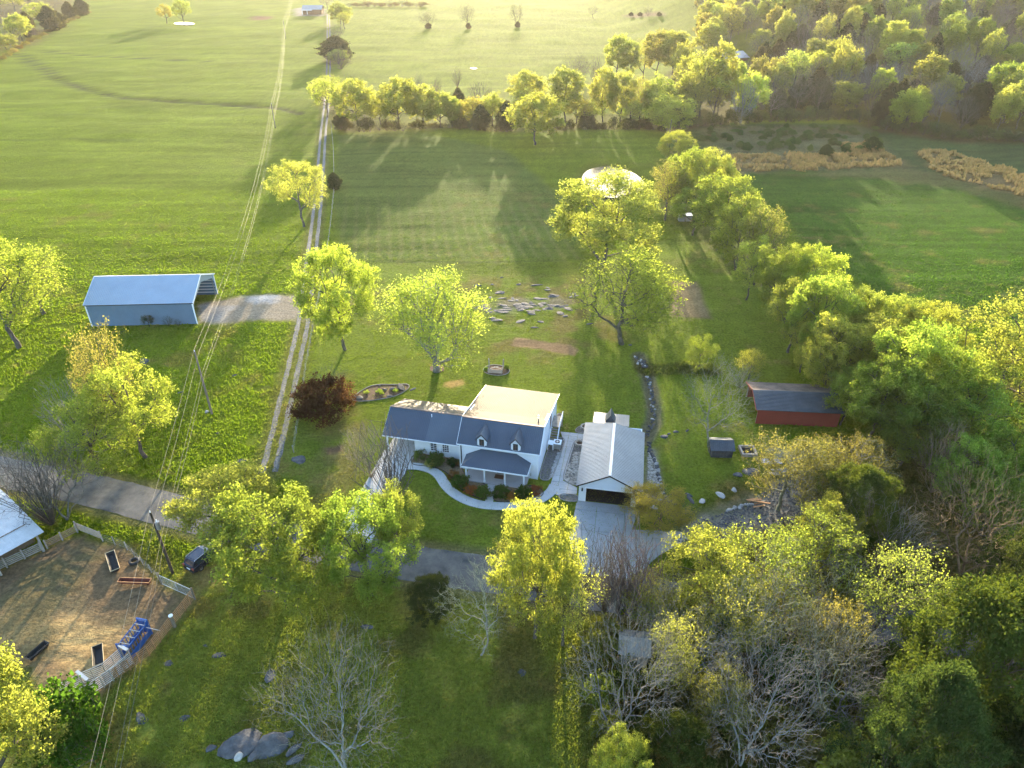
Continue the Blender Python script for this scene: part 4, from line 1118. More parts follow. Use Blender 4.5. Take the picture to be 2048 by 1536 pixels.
def house():
    o = root('farmhouse', -6.8, 72.64, 0, R(-12.6), 'white farmhouse with blue-grey metal roof, two dormers and front porch', 'house')
    W = 10.33; ZE = 4.2; ZR = 6.5; YR = 2.7
    sl_ = (ZR - ZE) / (YR + .25)
    # walls
    m = MB()
    m.prism([(0, 0), (W, 0), (W, .14), (0, .14)], 0, ZE + .1)
    m.prism([(0, 14.4), (W, 14.4), (W, 14.54), (0, 14.54)], 0, 3.55)
    for x in (0, W - .14):                                  # gable sides follow the roof
        prof = [(0.141, 0), (14.399, 0), (14.399, 3.5), (YR, ZR - .12), (0.141, ZE + .2)]
        v = [(x, a, b) for a, b in prof] + [(x + .14, a, b) for a, b in prof]; n = len(prof)
        m.add(v, [tuple(range(n - 1, -1, -1)), tuple(range(n, 2 * n))] + [(i, (i + 1) % n, n + (i + 1) % n, n + i) for i in range(n)])
    m.build('wall', whiteM, o)
    m = MB()                                                # corner boards and a lap line under the eave
    for x in (-.03, W - .10): m.box(x, -.03, 0, x + .13, -.002, ZE)
    m.box(-.02, -.035, ZE - .22, W + .02, -.003, ZE + .02)
    m.build('corner_trim', trimM, o)
    m = MB()
    for k in range(18): m.box(.11, -.014, .3 + k * .205, W - .11, -.001, .3 + k * .205 + .025)
    m.build('siding_laps', trimM, o)
    # main roof: steep front, long shallow back
    e = .24
    m = MB(); m.ribbed((-e, -.25, ZE), (W + e, -.25, ZE), (W + e, YR, ZR), (-e, YR, ZR)); m.build('front_roof', roofM, o)
    zs = 5.62; ysm = 5.6
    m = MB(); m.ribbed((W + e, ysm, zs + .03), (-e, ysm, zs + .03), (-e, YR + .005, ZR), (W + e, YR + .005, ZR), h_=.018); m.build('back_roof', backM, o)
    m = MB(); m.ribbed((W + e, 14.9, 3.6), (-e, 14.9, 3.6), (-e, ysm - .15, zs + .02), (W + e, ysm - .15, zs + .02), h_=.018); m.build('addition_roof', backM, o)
    m = MB(); m.beam((-e, YR, ZR + .02), (W + e, YR, ZR + .02), .30, .06); m.build('ridge_cap', rustM, o)
    m = MB()
    for x in (-e - .02, W + e + .02):
        m.beam((x, -.25, ZE - .08), (x, YR, ZR - .08), .05, .2); m.beam((x, YR, ZR - .08), (x, 14.9, 3.52), .05, .2)
    m.beam((-e, -.29, ZE - .03), (W + e, -.29, ZE - .03), .08, .14)
    m.build('fascia', trimM, o)
    for x, y in ((9.35, 5.2), (9.5, 4.3)):
        z = ZR - (y - YR) * .30
        MB().tube([(x, y, z - .1), (x, y, z + .55)], .07, 8).tube([(x, y, z + .55), (x, y, z + .62)], .11, 8).build('vent_pipe', pipeM, o)
    # dormers
    for dx in (3.05, 7.45):
        m = MB(); w2 = .60; zb = ZE - .05; zt = 5.45; zp = 6.12
        m.add([(dx - w2, -.06, zb), (dx + w2, -.06, zb), (dx + w2, -.06, zt), (dx, -.06, zp), (dx - w2, -.06, zt),
               (dx - w2, 1.9, zb), (dx + w2, 1.9, zb), (dx + w2, 1.9, zt), (dx, 1.9, zp), (dx - w2, 1.9, zt)],
              [(0, 1, 2, 3, 4), (9, 8, 7, 6, 5), (1, 6, 7, 2), (0, 4, 9, 5), (0, 5, 6, 1)])
        d = m.build('dormer', whiteM, o)
        m = MB(); ov = .17
        for s in (-1, 1):
            a = (dx, -.30, zp + .09); b = (dx + s * (w2 + ov), -.30, zt - .16); c = (dx + s * (w2 + ov), 1.25, zt - .16); q = (dx, 2.2, zp + .09)
            pts = [a, b, c, q] if s < 0 else [a, q, c, b]
            m.plate(pts[::-1] if False else pts, .05)
        m.build('dormer_roof', roofM, d)
        m = MB()
        for s in (-1, 1): m.beam((dx, -.32, zp + .05), (dx + s * (w2 + ov), -.32, zt - .2), .05, .09)
        m.build('barge_board', blackM, d)
        f = MB(); f.box(dx - .40, -.13, zb + .12, dx + .40, -.062, zt - .02); f.build('dormer_casing', trimM, d)
        MB().box(dx - .32, -.15, zb + .2, dx + .32, -.131, zt - .1).build('dormer_pane', glassM, d)
        b = MB()
        for k in range(1, 4): b.box(dx - .29, -.165, zb + .2 + k * (zt - zb - .3) / 4 - .015, dx + .29, -.151, zb + .2 + k * (zt - zb - .3) / 4 + .015)
        b.box(dx - .015, -.168, zb + .2, dx + .015, -.152, zt - .1)
        b.build('dormer_glazing_bars', brownM, d)
    # porch: hipped roof on four square posts
    m = MB(); ze, zt = 2.5, 3.72; x0, x1, yf = .9, 9.45, -2.4; xa, xb = 3.0, 7.5
    A, B_, C_, D_ = (x0, yf, ze), (x1, yf, ze), (xb, -.04, zt), (xa, -.04, zt)
    m.ribbed(A, B_, C_, D_, .23, .02)
    m.ribbed((x0, -.04, ze + .02), (x0, yf, ze), D_, D_, 9); m.ribbed((x1, yf, ze), (x1, -.04, ze + .02), C_, C_, 9)
    pr = m.build('porch_roof', roofM, o)
    m = MB(); m.beam((x0, yf - .03, ze - .10), (x1, yf - .03, ze - .10), .08, .16); m.beam((x0 - .03, yf, ze - .1), (x0 - .03, -.05, ze - .08), .08, .16); m.beam((x1 + .03, yf, ze - .1), (x1 + .03, -.05, ze - .08), .08, .16)
    m.build('porch_fascia', trimM, o)
    MB().box(1.15, -2.3, -.05, 9.2, -.005, .16).build('porch_floor', brickM, o)
    MB().box(1.3, -2.1, 2.28, 9.1, -2.0, 2.44).build('porch_beam', trimM, o)
    for x in (1.4, 3.82, 6.48, 8.95):
        MB().box(x - .09, -2.14, .16, x + .09, -1.96, 2.28).box(x - .13, -2.18, .16, x + .13, -1.92, .34).build('porch_post', trimM, o)
    d = MB().box(5.0, -.05, .16, 6.0, -.003, 2.2).build('front_door', brownM, o)
    MB().tube([(5.86, -.06, 1.1), (5.86, -.11, 1.1)], .04, 8).build('door_handle', chromeM, d)
    MB().box(4.85, -1.15, .162, 6.05, -.35, .185).build('door_mat', brownM, o)
    window(o, 2.6, 0, .8, .9, 1.35, 2, 3); window(o, 7.6, 0, .8, .9, 1.35, 2, 3)
    MB().box(.2, -.14, .9, .32, -.04, 4.0).tube([(.26, -.09, 4.0), (.26, -.20, 4.1)], .05, 6).build('downspout', blackM, o)
    MB().box(9.4, -.12, .5, 9.5, -.04, .9).build('meter_box', pipeM, o)
    # wing with carport end
    wy, xl = 1.76, -10.75
    m = MB(); m.box(-6.8, wy, 0, -.001, wy + .14, 2.75); m.box(-6.8, wy + .141, 0, -6.66, 8.6, 2.9); m.box(-10.6, 8.46, 0, -.001, 8.6, 2.9); m.box(-10.6, 6.2, 0, -10.46, 8.459, 2.9)
    m.build('wing_wall', whiteM, o)
    m = MB(); m.box(-6.655, wy - .012, 2.3, -.01, wy - .002, 2.62)
    for k in range(11): m.box(-6.7, wy - .014, .25 + k * .205, -.01, wy - .001, .27 + k * .205)
    m.build('wing_siding_laps', trimM, o)
    m = MB(); m.ribbed((-5.05, 1.22, 2.72), (-.3, 1.22, 2.72), (-.3, 4.85, 5.0), (-5.05, 4.85, 5.0)); m.build('wing_front_roof', roof2M, o)
    m = MB(); m.ribbed((xl - .3, 1.22, 2.705), (-5.07, 1.22, 2.705), (-5.07, 4.85, 4.985), (xl - .3, 4.85, 4.985)); m.build('carport_front_roof', roofM, o)
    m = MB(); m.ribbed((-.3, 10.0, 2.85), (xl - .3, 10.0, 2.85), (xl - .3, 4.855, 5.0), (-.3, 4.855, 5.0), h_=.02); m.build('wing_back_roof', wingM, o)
    m = MB(); m.beam((xl - .3, 4.85, 5.02), (-.4, 4.85, 5.02), .28, .06); m.build('wing_ridge_cap', rustM, o)
    m = MB(); m.beam((xl - .3, 1.18, 2.66), (-.1, 1.18, 2.66), .07, .14); m.beam((xl - .32, 1.2, 2.62), (xl - .32, 4.85, 4.9), .05, .18)
    m.build('wing_fascia', trimM, o)
    for y in (1.6, 5.0):
        MB().box(-10.75, y, 0, -10.55, y + .2, 2.6).build('carport_post', trimM, o)
    MB().box(-10.9, 1.5, -.1, -6.8, 8.46, .05).build('carport_floor', concM, o)
    window(o, -4.12, wy, .95, .85, 1.2, 2, 4); window(o, -2.45, wy, .95, .85, 1.2, 3, 4)
    MB().tube([(-5.0, 4.2, 4.5), (-5.0, 4.2, 5.0)], .06, 8).build('vent_pipe', trimM, o)
    # side stair and deck on the right
    st = MB(); 
    st.box(W + .002, 9.6, 1.55, W + 1.3, 12.2, 1.68)
    for x, y in ((W + 1.2, 9.7), (W + 1.2, 12.0)): st.box(x, y, 0, x + .1, y + .1, 1.55)
    dk = st.build('side_deck', greyW, o)
    for k in range(7): MB().box(W + .15, 9.6 - .28 * (k + 1), 1.5 - .22 * (k + 1), W + 1.2, 9.6 - .28 * k, 1.56 - .22 * (k + 1)).build('stair_tread', greyW, dk)
    for x in (W + .12, W + 1.26):
        r_ = MB(); r_.beam((x, 9.6, 2.6), (x, 7.65, 1.05), .07); r_.beam((x, 9.6, 1.75), (x, 7.65, .2), .06)
        for k in range(9): 
            f = k / 8; y = 9.6 - 1.95 * f; r_.box(x - .02, y - .02, 1.7 - 1.55 * f, x + .02, y + .02, 2.6 - 1.55 * f)
        r_.build('stair_railing', trimM, dk)
    r_ = MB(); r_.beam((W + 1.28, 9.7, 2.62), (W + 1.28, 12.1, 2.62), .07)
    for k in range(11): r_.box(W + 1.26, 9.7 + .235 * k, 1.68, W + 1.3, 9.74 + .235 * k, 2.6)
    r_.build('deck_railing', trimM, dk)
    MB().box(W + .003, 8.9, 1.7, W + .04, 9.8, 3.6).build('side_door', brownM, o)
    MB().plate([(W + .15, 6.3, 1.06), (W + .95, 6.3, 1.0), (W + .95, 7.3, 1.0), (W + .15, 7.3, 1.06)], .06).box(W + .1, 6.35, 0, W + .2, 6.45, 1.0).box(W + .85, 6.35, 0, W + .95, 6.45, .94).box(W + .1, 7.15, 0, W + .2, 7.25, 1.0).box(W + .85, 7.15, 0, W + .95, 7.25, .94).build('side_canopy', trimM, o)
    return o
house()

def ac_unit():
    hx = lambda x, y: (-6.8 + x * math.cos(R(-12.6)) - y * math.sin(R(-12.6)), 72.64 + x * math.sin(R(-12.6)) + y * math.cos(R(-12.6)))
    x, y = hx(11.75, 6.9)
    o = root('air_conditioner', x, y, 0, R(-12.6), 'white boxy heat pump with black fan on legs beside the house', 'air conditioner')
    m = MB()
    for s in (-1, 1):
        for t in (-1, 1): m.box(s * .42 - .04, t * .38 - .04, 0, s * .42 + .04, t * .38 + .04, .26)
    m.build('legs', chromeM, o)
    m = MB(); m.box(-.5, -.48, .26, .5, .48, 1.12); m.build('housing', greyW, o)
    MB().box(-.54, -.52, 1.12, .54, .52, 1.2).build('lid', trimM, o)
    vs = MB(); vs.tube([(0, 0, 1.2), (0, 0, 1.225)], .36, 18); vs.build('fan_grille', blackM, o)
    b = MB()
    for k in range(4):
        a = k * math.pi / 2; b.beam((0, 0, 1.235), (.33 * math.cos(a), .33 * math.sin(a), 1.24), .07, .015)
    b.tube([(0, 0, 1.226), (0, 0, 1.25)], .09, 10); b.build('fan_blades', chromeM, o)
ac_unit()

def garage():
    o = root('garage', 8.2, 66.35, 0, R(-9.8), 'white detached garage with silver ribbed metal roof and open dark door', 'garage')
    W = 7.38; L = 12.6; ze = 2.8; zr = 4.8; xr = 3.6
    m = MB()
    m.box(0, 0, 0, .9, .16, 2.75); m.box(6.42, 0, 0, W, .16, 2.75)
    m.box(.9, 0, 2.2, 6.42, .16, 2.75)
    m.add([(0, 0, 2.75), (W, 0, 2.75), (xr, 0, zr - .1), (0, .16, 2.75), (W, .16, 2.75), (xr, .16, zr - .1)], [(0, 1, 2), (5, 4, 3), (0, 2, 5, 3), (1, 4, 5, 2)])
    m.box(0, .161, 0, .14, L, 2.8); m.box(W - .14, .161, 0, W, L, 2.8); m.box(.141, L - .14, 0, W - .141, L, 2.8)
    m.build('wall', blueL, o) if False else m.build('wall', whiteM, o)
    MB().box(.1405, .17, .0, W - .1405, L - .15, .03).build('garage_floor', darkM, o)  # floor coloured near-black to paint in the shade of the open garage
    m = MB(); m.box(.78, -.03, 0, .90, -.002, 2.3); m.box(6.42, -.03, 0, 6.54, -.002, 2.3); m.box(.9, -.03, 2.2, 6.42, -.002, 2.32); m.build('door_trim', trimM, o)
    dd = None
    for k in range(4): 
        q = MB().box(.92, 1.4 + k * .6, 2.38, 6.40, 1.4 + k * .6 + .57, 2.42).build('door_panel', darkM, o)
    e = .35; yb = L + .35; yr = 10.5
    m = MB(); m.ribbed((-e, yb, ze - .12), (-e, -.32, ze - .12), (xr, -.32, zr), (xr, yr, zr), .3, .035); m.build('left_roof', galvM, o)
    m = MB(); m.ribbed((W + e, -.32, ze - .12), (W + e, yb - 1.0, ze - .12), (xr, yr, zr), (xr, -.32, zr), .3, .035); m.build('right_roof', galvM, o)
    m = MB(); m.plate([(W + e, yb - 1.0, ze - .13), (-e, yb, ze - .13), (xr, yr, zr - .01)], .05); m.build('back_roof', galvM, o)
    m = MB(); m.beam((xr, -.34, zr + .03), (xr, yr, zr + .03), .34, .06); m.build('ridge_cap', chromeM, o)
    m = MB(); m.beam((-e, -.35, ze - .2), (xr, -.35, zr - .08), .06, .17); m.beam((W + e, -.35, ze - .2), (xr, -.35, zr - .08), .06, .17); m.build('barge_board', blackM, o)
    m = MB(); m.ribbed((5.55, 16.2, 2.35), (.7, 16.2, 2.35), (.7, L + .02, 2.95), (5.55, L + .02, 2.95), .3, .03)
    for x in (.85, 5.35): m.box(x, 15.8, 0, x + .12, 15.92, 2.36)
    m.build('rear_porch_roof', galvM, o)
    m = MB(); m.add([(2.3, 13.3, 2.9), (3.7, 13.3, 2.9), (3.0, 13.3, 4.0), (2.3, 15.2, 2.55), (3.7, 15.2, 2.55), (3.0, 15.2, 4.0)], [(0, 1, 2), (5, 4, 3), (0, 2, 5, 3), (1, 4, 5, 2)]); m.build('rear_gable', slateM, o)
    for x in (.42, 6.92):
        MB().box(x - .09, -.16, 1.75, x + .09, -.002, 2.1).box(x - .05, -.1, 2.1, x + .05, -.01, 2.2).build('wall_lantern', blackM, o)
    MB().box(-.05, -.75, -.02, W + .05, -.02, .07).build('door_sill', conc2M, o)
garage()

def blue_barn():
    a = math.atan2(112.99 - 112.05, -56.4 + 74.69)
    o = root('metal_barn', -74.69, 112.05, 0, a, 'pale blue metal barn with open right end', 'barn')
    W = 18.3; D = 12.2; ze = 4.3; zr = 6.9
    m = MB(); m.box(0, 0, -.1, W, .08, ze - .02)
    for i in range(1, 60): m.box(i * W / 60 - .02, -.018, 0, i * W / 60 + .02, -.001, ze - .05)
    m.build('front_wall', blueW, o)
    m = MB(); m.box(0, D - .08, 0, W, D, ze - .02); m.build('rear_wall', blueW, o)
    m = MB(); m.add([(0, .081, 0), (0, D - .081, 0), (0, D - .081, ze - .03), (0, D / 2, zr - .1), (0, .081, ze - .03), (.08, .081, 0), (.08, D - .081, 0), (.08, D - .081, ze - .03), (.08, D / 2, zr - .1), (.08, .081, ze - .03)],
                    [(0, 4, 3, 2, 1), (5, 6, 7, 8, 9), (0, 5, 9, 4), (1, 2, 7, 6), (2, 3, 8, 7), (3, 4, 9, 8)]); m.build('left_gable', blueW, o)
    m = MB()
    for k in range(6): m.box(.5, D - .16, .5 + k * .62, W - .1, D - .081, .62 + k * .62)
    m.build('wall_girts', trimM, o)
    for k in range(4): MB().box(W * k / 4 + 4.2, D - .30, 0, W * k / 4 + 4.32, D - .165, ze - .1).build('frame_post', chromeM, o)
    # gable panel of the open end: roof-shaped with a sloped opening below
    m = MB()
    outer = [(0, ze - 1.4), (0, ze - .03), (D / 2, zr - .1), (D, ze - .03), (D, ze - 1.4)]
    inner = [(.35, ze - 1.4), (.9, ze - .5), (D / 2, zr - 1.5), (D - .9, ze - .5), (D - .35, ze - 1.4)]
    v = [(W - .06, p[0], p[1]) for p in outer + inner] + [(W, p[0], p[1]) for p in outer + inner]
    fs = []
    for i in range(4):
        fs += [(i, 5 + i, 6 + i, i + 1), (10 + i, 11 + i, 16 + i, 15 + i), (5 + i, 15 + i, 16 + i, 6 + i)]
    m.add(v, fs); m.build('right_gable_panel', blueM, o)
    ov = .25
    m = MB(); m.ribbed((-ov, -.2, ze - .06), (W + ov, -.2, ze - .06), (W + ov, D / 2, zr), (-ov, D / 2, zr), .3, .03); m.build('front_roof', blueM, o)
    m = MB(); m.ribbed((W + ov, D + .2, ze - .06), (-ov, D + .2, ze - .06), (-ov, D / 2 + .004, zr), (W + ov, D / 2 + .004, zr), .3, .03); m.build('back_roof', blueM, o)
    m = MB()
    for x in (-ov - .03, W + ov + .03):
        m.beam((x, -.2, ze - .1), (x, D / 2, zr - .04), .06, .22); m.beam((x, D / 2, zr - .04), (x, D + .2, ze - .1), .06, .22)
    for x, y in ((-.05, -.05), (W + .04, -.05), (W + .04, D + .02)): m.box(x - .09, y - .06, -.1, x + .09, y + .06, ze - .15)
    m.build('edge_trim', trimM, o)
    m = MB(); m.beam((-ov, -.24, ze - .13), (W + ov, -.24, ze - .13), .05, .14); m.build('eave_gutter', blackM, o)
blue_barn()
for dx, h_ in ((10.2, 1.7), (13.6, 1.5), (15.2, 1.0)):
    a = math.atan2(0.94, 18.29)
    grow('fine0' if h_ < 1.6 else 'sparse0', -74.69 + dx * math.cos(a), 112.05 + dx * math.sin(a) - .7, h_ * 1.4, h_ * 1.3, 'dark weed bush growing against the blue barn wall', 'shrub', (0.035, 0.05, 0.02, 1), (0.05, 0.05, 0.04, 1), cat='shrub', group='weeds along the blue barn')

def red_barn():
    a = math.atan2(81.73 - 82.63, 46.01 - 34.87)
    o = root('red_barn', 34.87, 82.63, 0, a, 'low red metal barn with dark roof and open left end under the trees', 'barn')
    W = 11.4; D = 7.0; ze = 2.5; zr = 3.55
    m = MB(); m.box(0, 0, 0, W, .08, ze)
    for k in range(9): m.box(0, -.022, .15 + k * .26, W, -.001, .23 + k * .26)
    m.build('front_wall', redM, o)
    m = MB(); m.box(0, D - .08, 0, W, D, ze); m.box(W - .08, .081, 0, W, D - .081, ze); m.build('rear_wall', redM, o)
    m = MB(); m.add([(0, .081, 1.9), (0, .081, ze - .02), (0, D / 2, zr - .08), (0, D - .081, ze - .02), (0, D - .081, 1.9), (0, D / 2, zr - .6), (.06, .081, 1.9), (.06, .081, ze - .02), (.06, D / 2, zr - .08), (.06, D - .081, ze - .02), (.06, D - .081, 1.9), (.06, D / 2, zr - .6)],
                    [(0, 5, 2, 1), (5, 4, 3, 2), (6, 7, 8, 11), (11, 8, 9, 10), (0, 6, 11, 5), (5, 11, 10, 4)]); m.build('left_gable_panel', redM, o)
    m = MB(); m.ribbed((-.3, -.2, ze + .0), (W + .3, -.2, ze + .0), (W + .3, D / 2, zr), (-.3, D / 2, zr), 60, .0)
    for k in range(15):
        f = k / 15; y = -.2 + (D / 2 + .2) * f; z = ze + (zr - ze) * f
        m.box(-.3, y, z + .004, W + .3, y + .07, z + .055)
    m.build('front_roof', slateM, o)
    m = MB(); m.ribbed((W + .3, D + .2, ze), (-.3, D + .2, ze), (-.3, D / 2 + .004, zr), (W + .3, D / 2 + .004, zr), 60, .0)
    for k in range(15):
        f = k / 15; y = D + .2 - (D / 2 + .2) * f; z = ze + (zr - ze) * f
        m.box(-.3, y - .07, z + .004, W + .3, y, z + .05)
    m.build('back_roof', rustM, o)
    m = MB(); m.beam((-.33, -.2, ze - .05), (-.33, D / 2, zr - .04), .06, .2); m.beam((-.33, D / 2, zr - .04), (-.33, D + .2, ze - .05), .06, .2); m.build('barge_board', redM, o)
    for y in (.12, D - .2): MB().box(0.02, y, 0, .14, y + .12, ze - .05).build('frame_post', chromeM, o)
red_barn()

def gable_shed(name, x, y, rz, W, D, ze, zr, wallM_, roofM_, label, ov=.2, pitch=.25, cat='shed'):
    o = root(name, x, y, None, rz, label, cat)
    m = MB()
    pr = [(0, 0), (D, 0), (D, ze), (D / 2, zr - .06), (0, ze)]
    m.add([(0, a, b) for a, b in pr] + [(W, a, b) for a, b in pr], [(0, 4, 3, 2, 1), (5, 6, 7, 8, 9)] + [(i, (i + 1) % 5, 5 + (i + 1) % 5, 5 + i) for i in range(5)])
    m.build('wall', wallM_, o)
    m = MB(); m.ribbed((-ov, -ov, ze - .08), (W + ov, -ov, ze - .08), (W + ov, D / 2, zr), (-ov, D / 2, zr), pitch, .025); m.build('front_roof', roofM_, o)
    m = MB(); m.ribbed((W + ov, D + ov, ze - .08), (-ov, D + ov, ze - .08), (-ov, D / 2 + .003, zr), (W + ov, D / 2 + .003, zr), pitch, .025); m.build('back_roof', roofM_, o)
    return o
sh = gable_shed('stone_shed', 26.7, 74.9, R(-2), 2.8, 2.6, 1.35, 2.0, rockM, slateM, 'small stone well house with blue-grey metal roof')
for k in range(14):
    MB().box(.05 + (k % 7) * .39, -.05 - .02 * (k % 3), .05 + (k // 7) * .55, .05 + (k % 7) * .39 + .36, -.001, .05 + (k // 7) * .55 + .48).build('stone', rockM, sh)
x, y = at(1238, 1330)
gable_shed('little_hut', x, y, R(-8), 2.6, 2.6, 1.9, 2.7, greyW, shingM, 'little hut with grey shingle roof among bare trees', .2, .5, 'hut')
x, y = at(606, 29)
fh = gable_shed('far_house', x, y, R(2), 15, 11, 3.6, 6.2, brownM, galvM, 'far brick house with grey roof and carport in a gravel yard', .6, 1.5, 'house')
for k in (0.1, 4.0): MB().box(k, -3.0, 0, k + .3, -2.7, 3.2).build('carport_post', trimM, fh)
MB().plate([(-.6, -3.2, 3.15), (8, -3.2, 3.15), (8, -.61, 3.5), (-.6, -.61, 3.5)], .12).build('carport_roof', galvM, fh)
x, y = at(1450, 132)
gable_shed('far_barn', x, y, R(22), 13, 11, 3.2, 5.4, brownM, galvM, 'far barn with pale metal roof among the sunlit trees', .5, 1.0, 'barn')

galvW = material('white_barn_roof', (0.50, 0.50, 0.51), 0.45, 0.35, var=0.15, scale=0.8)
def cattle_barn():
    x, y = at(90, 1101); x2, y2 = at(-60, 1178)              # eave side faces the pen, near post at its right end
    a = R(-127)
    o = root('cattle_barn', x, y, 0, a, 'old wooden cattle barn with white metal roof at the left edge', 'barn')
    L = 15; D = 17; ze = 2.75; zr = 3.5
    for k in range(34):
        j = rnd.uniform(-.012, .012)
        MB().box(.2 + k * .43, -2.2 + j, 0, .2 + k * .43 + .41, -2.16 + j, ze + .25).build('board', woodM, o)
    for k in range(34):
        j = rnd.uniform(-.012, .012)
        MB().box(.02 + j, -D + .2 + k * .43, 0, .06 + j, -D + .2 + k * .43 + .41, ze + .2).build('board', woodM, o)
    m = MB(); m.ribbed((L, .35, ze - .1), (-.6, .35, ze - .1), (-.6, -D / 2, zr), (L, -D / 2, zr), .3, .03); m.build('front_roof', galvW, o)
    m = MB(); m.ribbed((-.6, -D - .4, ze - .1), (L, -D - .4, ze - .1), (L, -D / 2 - .004, zr), (-.6, -D / 2 - .004, zr), .3, .03); m.build('back_roof', galvW, o)
    for x_ in (0, 4.5, 9): MB().box(x_, -.09, 0, x_ + .2, .11, ze - .1).build('barn_post', greyW, o)
cattle_barn()
# ------------------------------------------------------------------ walks, drives and beds
def px_house(x, y): return at(740 + x / 5.12, 750 + y / 5.12)
def walk_slabs(name, line, width, z, mat, seg=1.5):
    o = bpy.data.objects.new(name, None); C.objects.link(o); tag(o, kind='structure')
    p = [Vector(q) for q in line]; pts = []
    for i in range(len(p) - 1):
        a, b, c, d = p[max(i - 1, 0)], p[i], p[i + 1], p[min(i + 2, len(p) - 1)]
        for j in range(12):
            t = j / 12
            pts.append(0.5 * ((2 * b) + (c - a) * t + (2 * a - 5 * b + 4 * c - d) * t * t + (3 * b - a - 3 * c + d) * t ** 3))
    pts.append(p[-1]); o.location = (pts[0].x, pts[0].y, 0)
    run = [0]
    for i in range(1, len(pts)): run.append(run[-1] + (pts[i] - pts[i - 1]).length)
    n = max(1, int(run[-1] / seg))
    def pos(s):
        s = min(max(s, 0), run[-1] - 1e-6)
        k = max(i for i in range(len(run)) if run[i] <= s)
        f = (s - run[k]) / max(run[k + 1] - run[k], 1e-6)
        q = pts[k].lerp(pts[k + 1], f); d = (pts[k + 1] - pts[k]).normalized()
        return q, Vector((-d.y, d.x))
    for i in range(n):
        L_ = []; R_ = []
        for k in range(4):
            q, s = pos(run[-1] * (i + .008 + .984 * k / 3) / n)
            L_.append(tuple(q + s * width / 2 - pts[0])); R_.append(tuple(q - s * width / 2 - pts[0]))
        MB().prism(L_ + R_[::-1], z - .12, z + rnd.uniform(-.006, .006)).build('slab', mat, o)
walk_slabs('front_walk', [px_house(*q) for q in ((395, 935), (480, 938), (570, 955), (650, 985), (715, 1040), (760, 1110), (820, 1180), (900, 1240), (1000, 1290), (1120, 1325), (1240, 1340), (1380, 1345), (1520, 1338), (1650, 1310), (1760, 1265), (1850, 1200), (1890, 1130))], 1.35, .07, concM)
walk_slabs('porch_walk', [px_house(1248, 1112), px_house(1235, 1200), px_house(1218, 1312)], 1.0, .075, concM, 1.2)
slabs('carport_drive', P((769, 901), (831, 906), (818, 935), (795, 970), (742, 1088), (668, 1074), (700, 1020)), R(70), 3.0, .06, concM)
slabs('side_walk', P((1121, 864), (1172, 869), (1170, 882), (1150, 884), (1126, 962), (1154, 976), (1154, 988), (1116, 991), (1098, 984), (1102, 966), (1128, 884)), R(-11), 1.25, .066, concM)
slabs('garage_driveway', P((1153, 1006), (1276, 1023), (1264, 1060), (1287, 1061), (1330, 1062), (1362, 1064), (1378, 1078), (1318, 1111), (1290, 1136), (1282, 1163), (1118, 1142), (1140, 1070)), R(-9.8), 3.4, .06, conc2M)
def bed(name, px, mat, z=.045, edge=True, it=2):
    p = rounded([px_house(*q) if isinstance(px[0][0], int) and name != 'x' else q for q in px], it)
    o = sheet(name, p, z, mat, .10, 'structure')
    if edge:
        m = MB(); q = [(a, b, z + .03) for a, b in p] + [(p[0][0], p[0][1], z + .03)]
        m.tube(q, .055, 5, False); m.build('bed_edging', blackM, o)
    return o
bed('mulch_bed', [(440, 800), (700, 825), (915, 865), (940, 960), (1000, 1075), (1190, 1112), (1200, 1180), (1178, 1290), (1060, 1245), (920, 1170), (850, 1075), (790, 1000), (690, 955), (560, 935), (410, 920)], chipM, .05)
bed('mulch_bed', [(1285, 1130), (1480, 1145), (1620, 1130), (1720, 1150), (1790, 1205), (1730, 1270), (1600, 1303), (1440, 1308), (1262, 1300), (1268, 1220)], chipM, .05)
def bedpx(name, px, mat, z=.05, edge=True, it=2):
    p = rounded(P(*px), it)
    o = sheet(name, p, z, mat, .10)
    if edge:
        m = MB(); m.tube([(a, b, z + .03) for a, b in p] + [(p[0][0], p[0][1], z + .03)], .06, 5, False); m.build('bed_edging', greyW, o)
    return o
bedpx('gravel_bed', [(1078, 955), (1086, 962), (1104, 960), (1128, 890), (1130, 878), (1118, 874), (1100, 890), (1090, 915)], graveldarkM)
bedpx('stone_bed', [(1146, 888), (1152, 880), (1168, 880), (1172, 890), (1166, 930), (1156, 972), (1138, 968), (1125, 958), (1130, 940)], graveldarkM)
bedpx('gravel_bed', [(1116, 992), (1126, 988), (1156, 990), (1157, 1003), (1140, 1004), (1122, 1000)], graveldarkM)
bedpx('rock_garden', [(703, 797), (722, 782), (748, 769), (790, 770), (816, 768), (820, 776), (800, 790), (770, 798), (735, 803), (708, 803)], mulchM)
bedpx('mulch_ring', [(860, 732), (872, 728), (888, 733), (889, 742), (874, 746), (860, 742)], mulchM, .05, False)
bedpx('planter_bed', [(966, 736), (985, 729), (1010, 733), (1021, 740), (1014, 750), (990, 752), (968, 746)], mulchM, .05)
bedpx('paving_circle', [(1150, 860), (1160, 852), (1176, 852), (1184, 862), (1178, 868), (1152, 866)], graveldarkM, .05)
bedpx('mulch_bed', [(1108, 840), (1116, 826), (1126, 830), (1124, 852), (1112, 858)], chipM, .05)

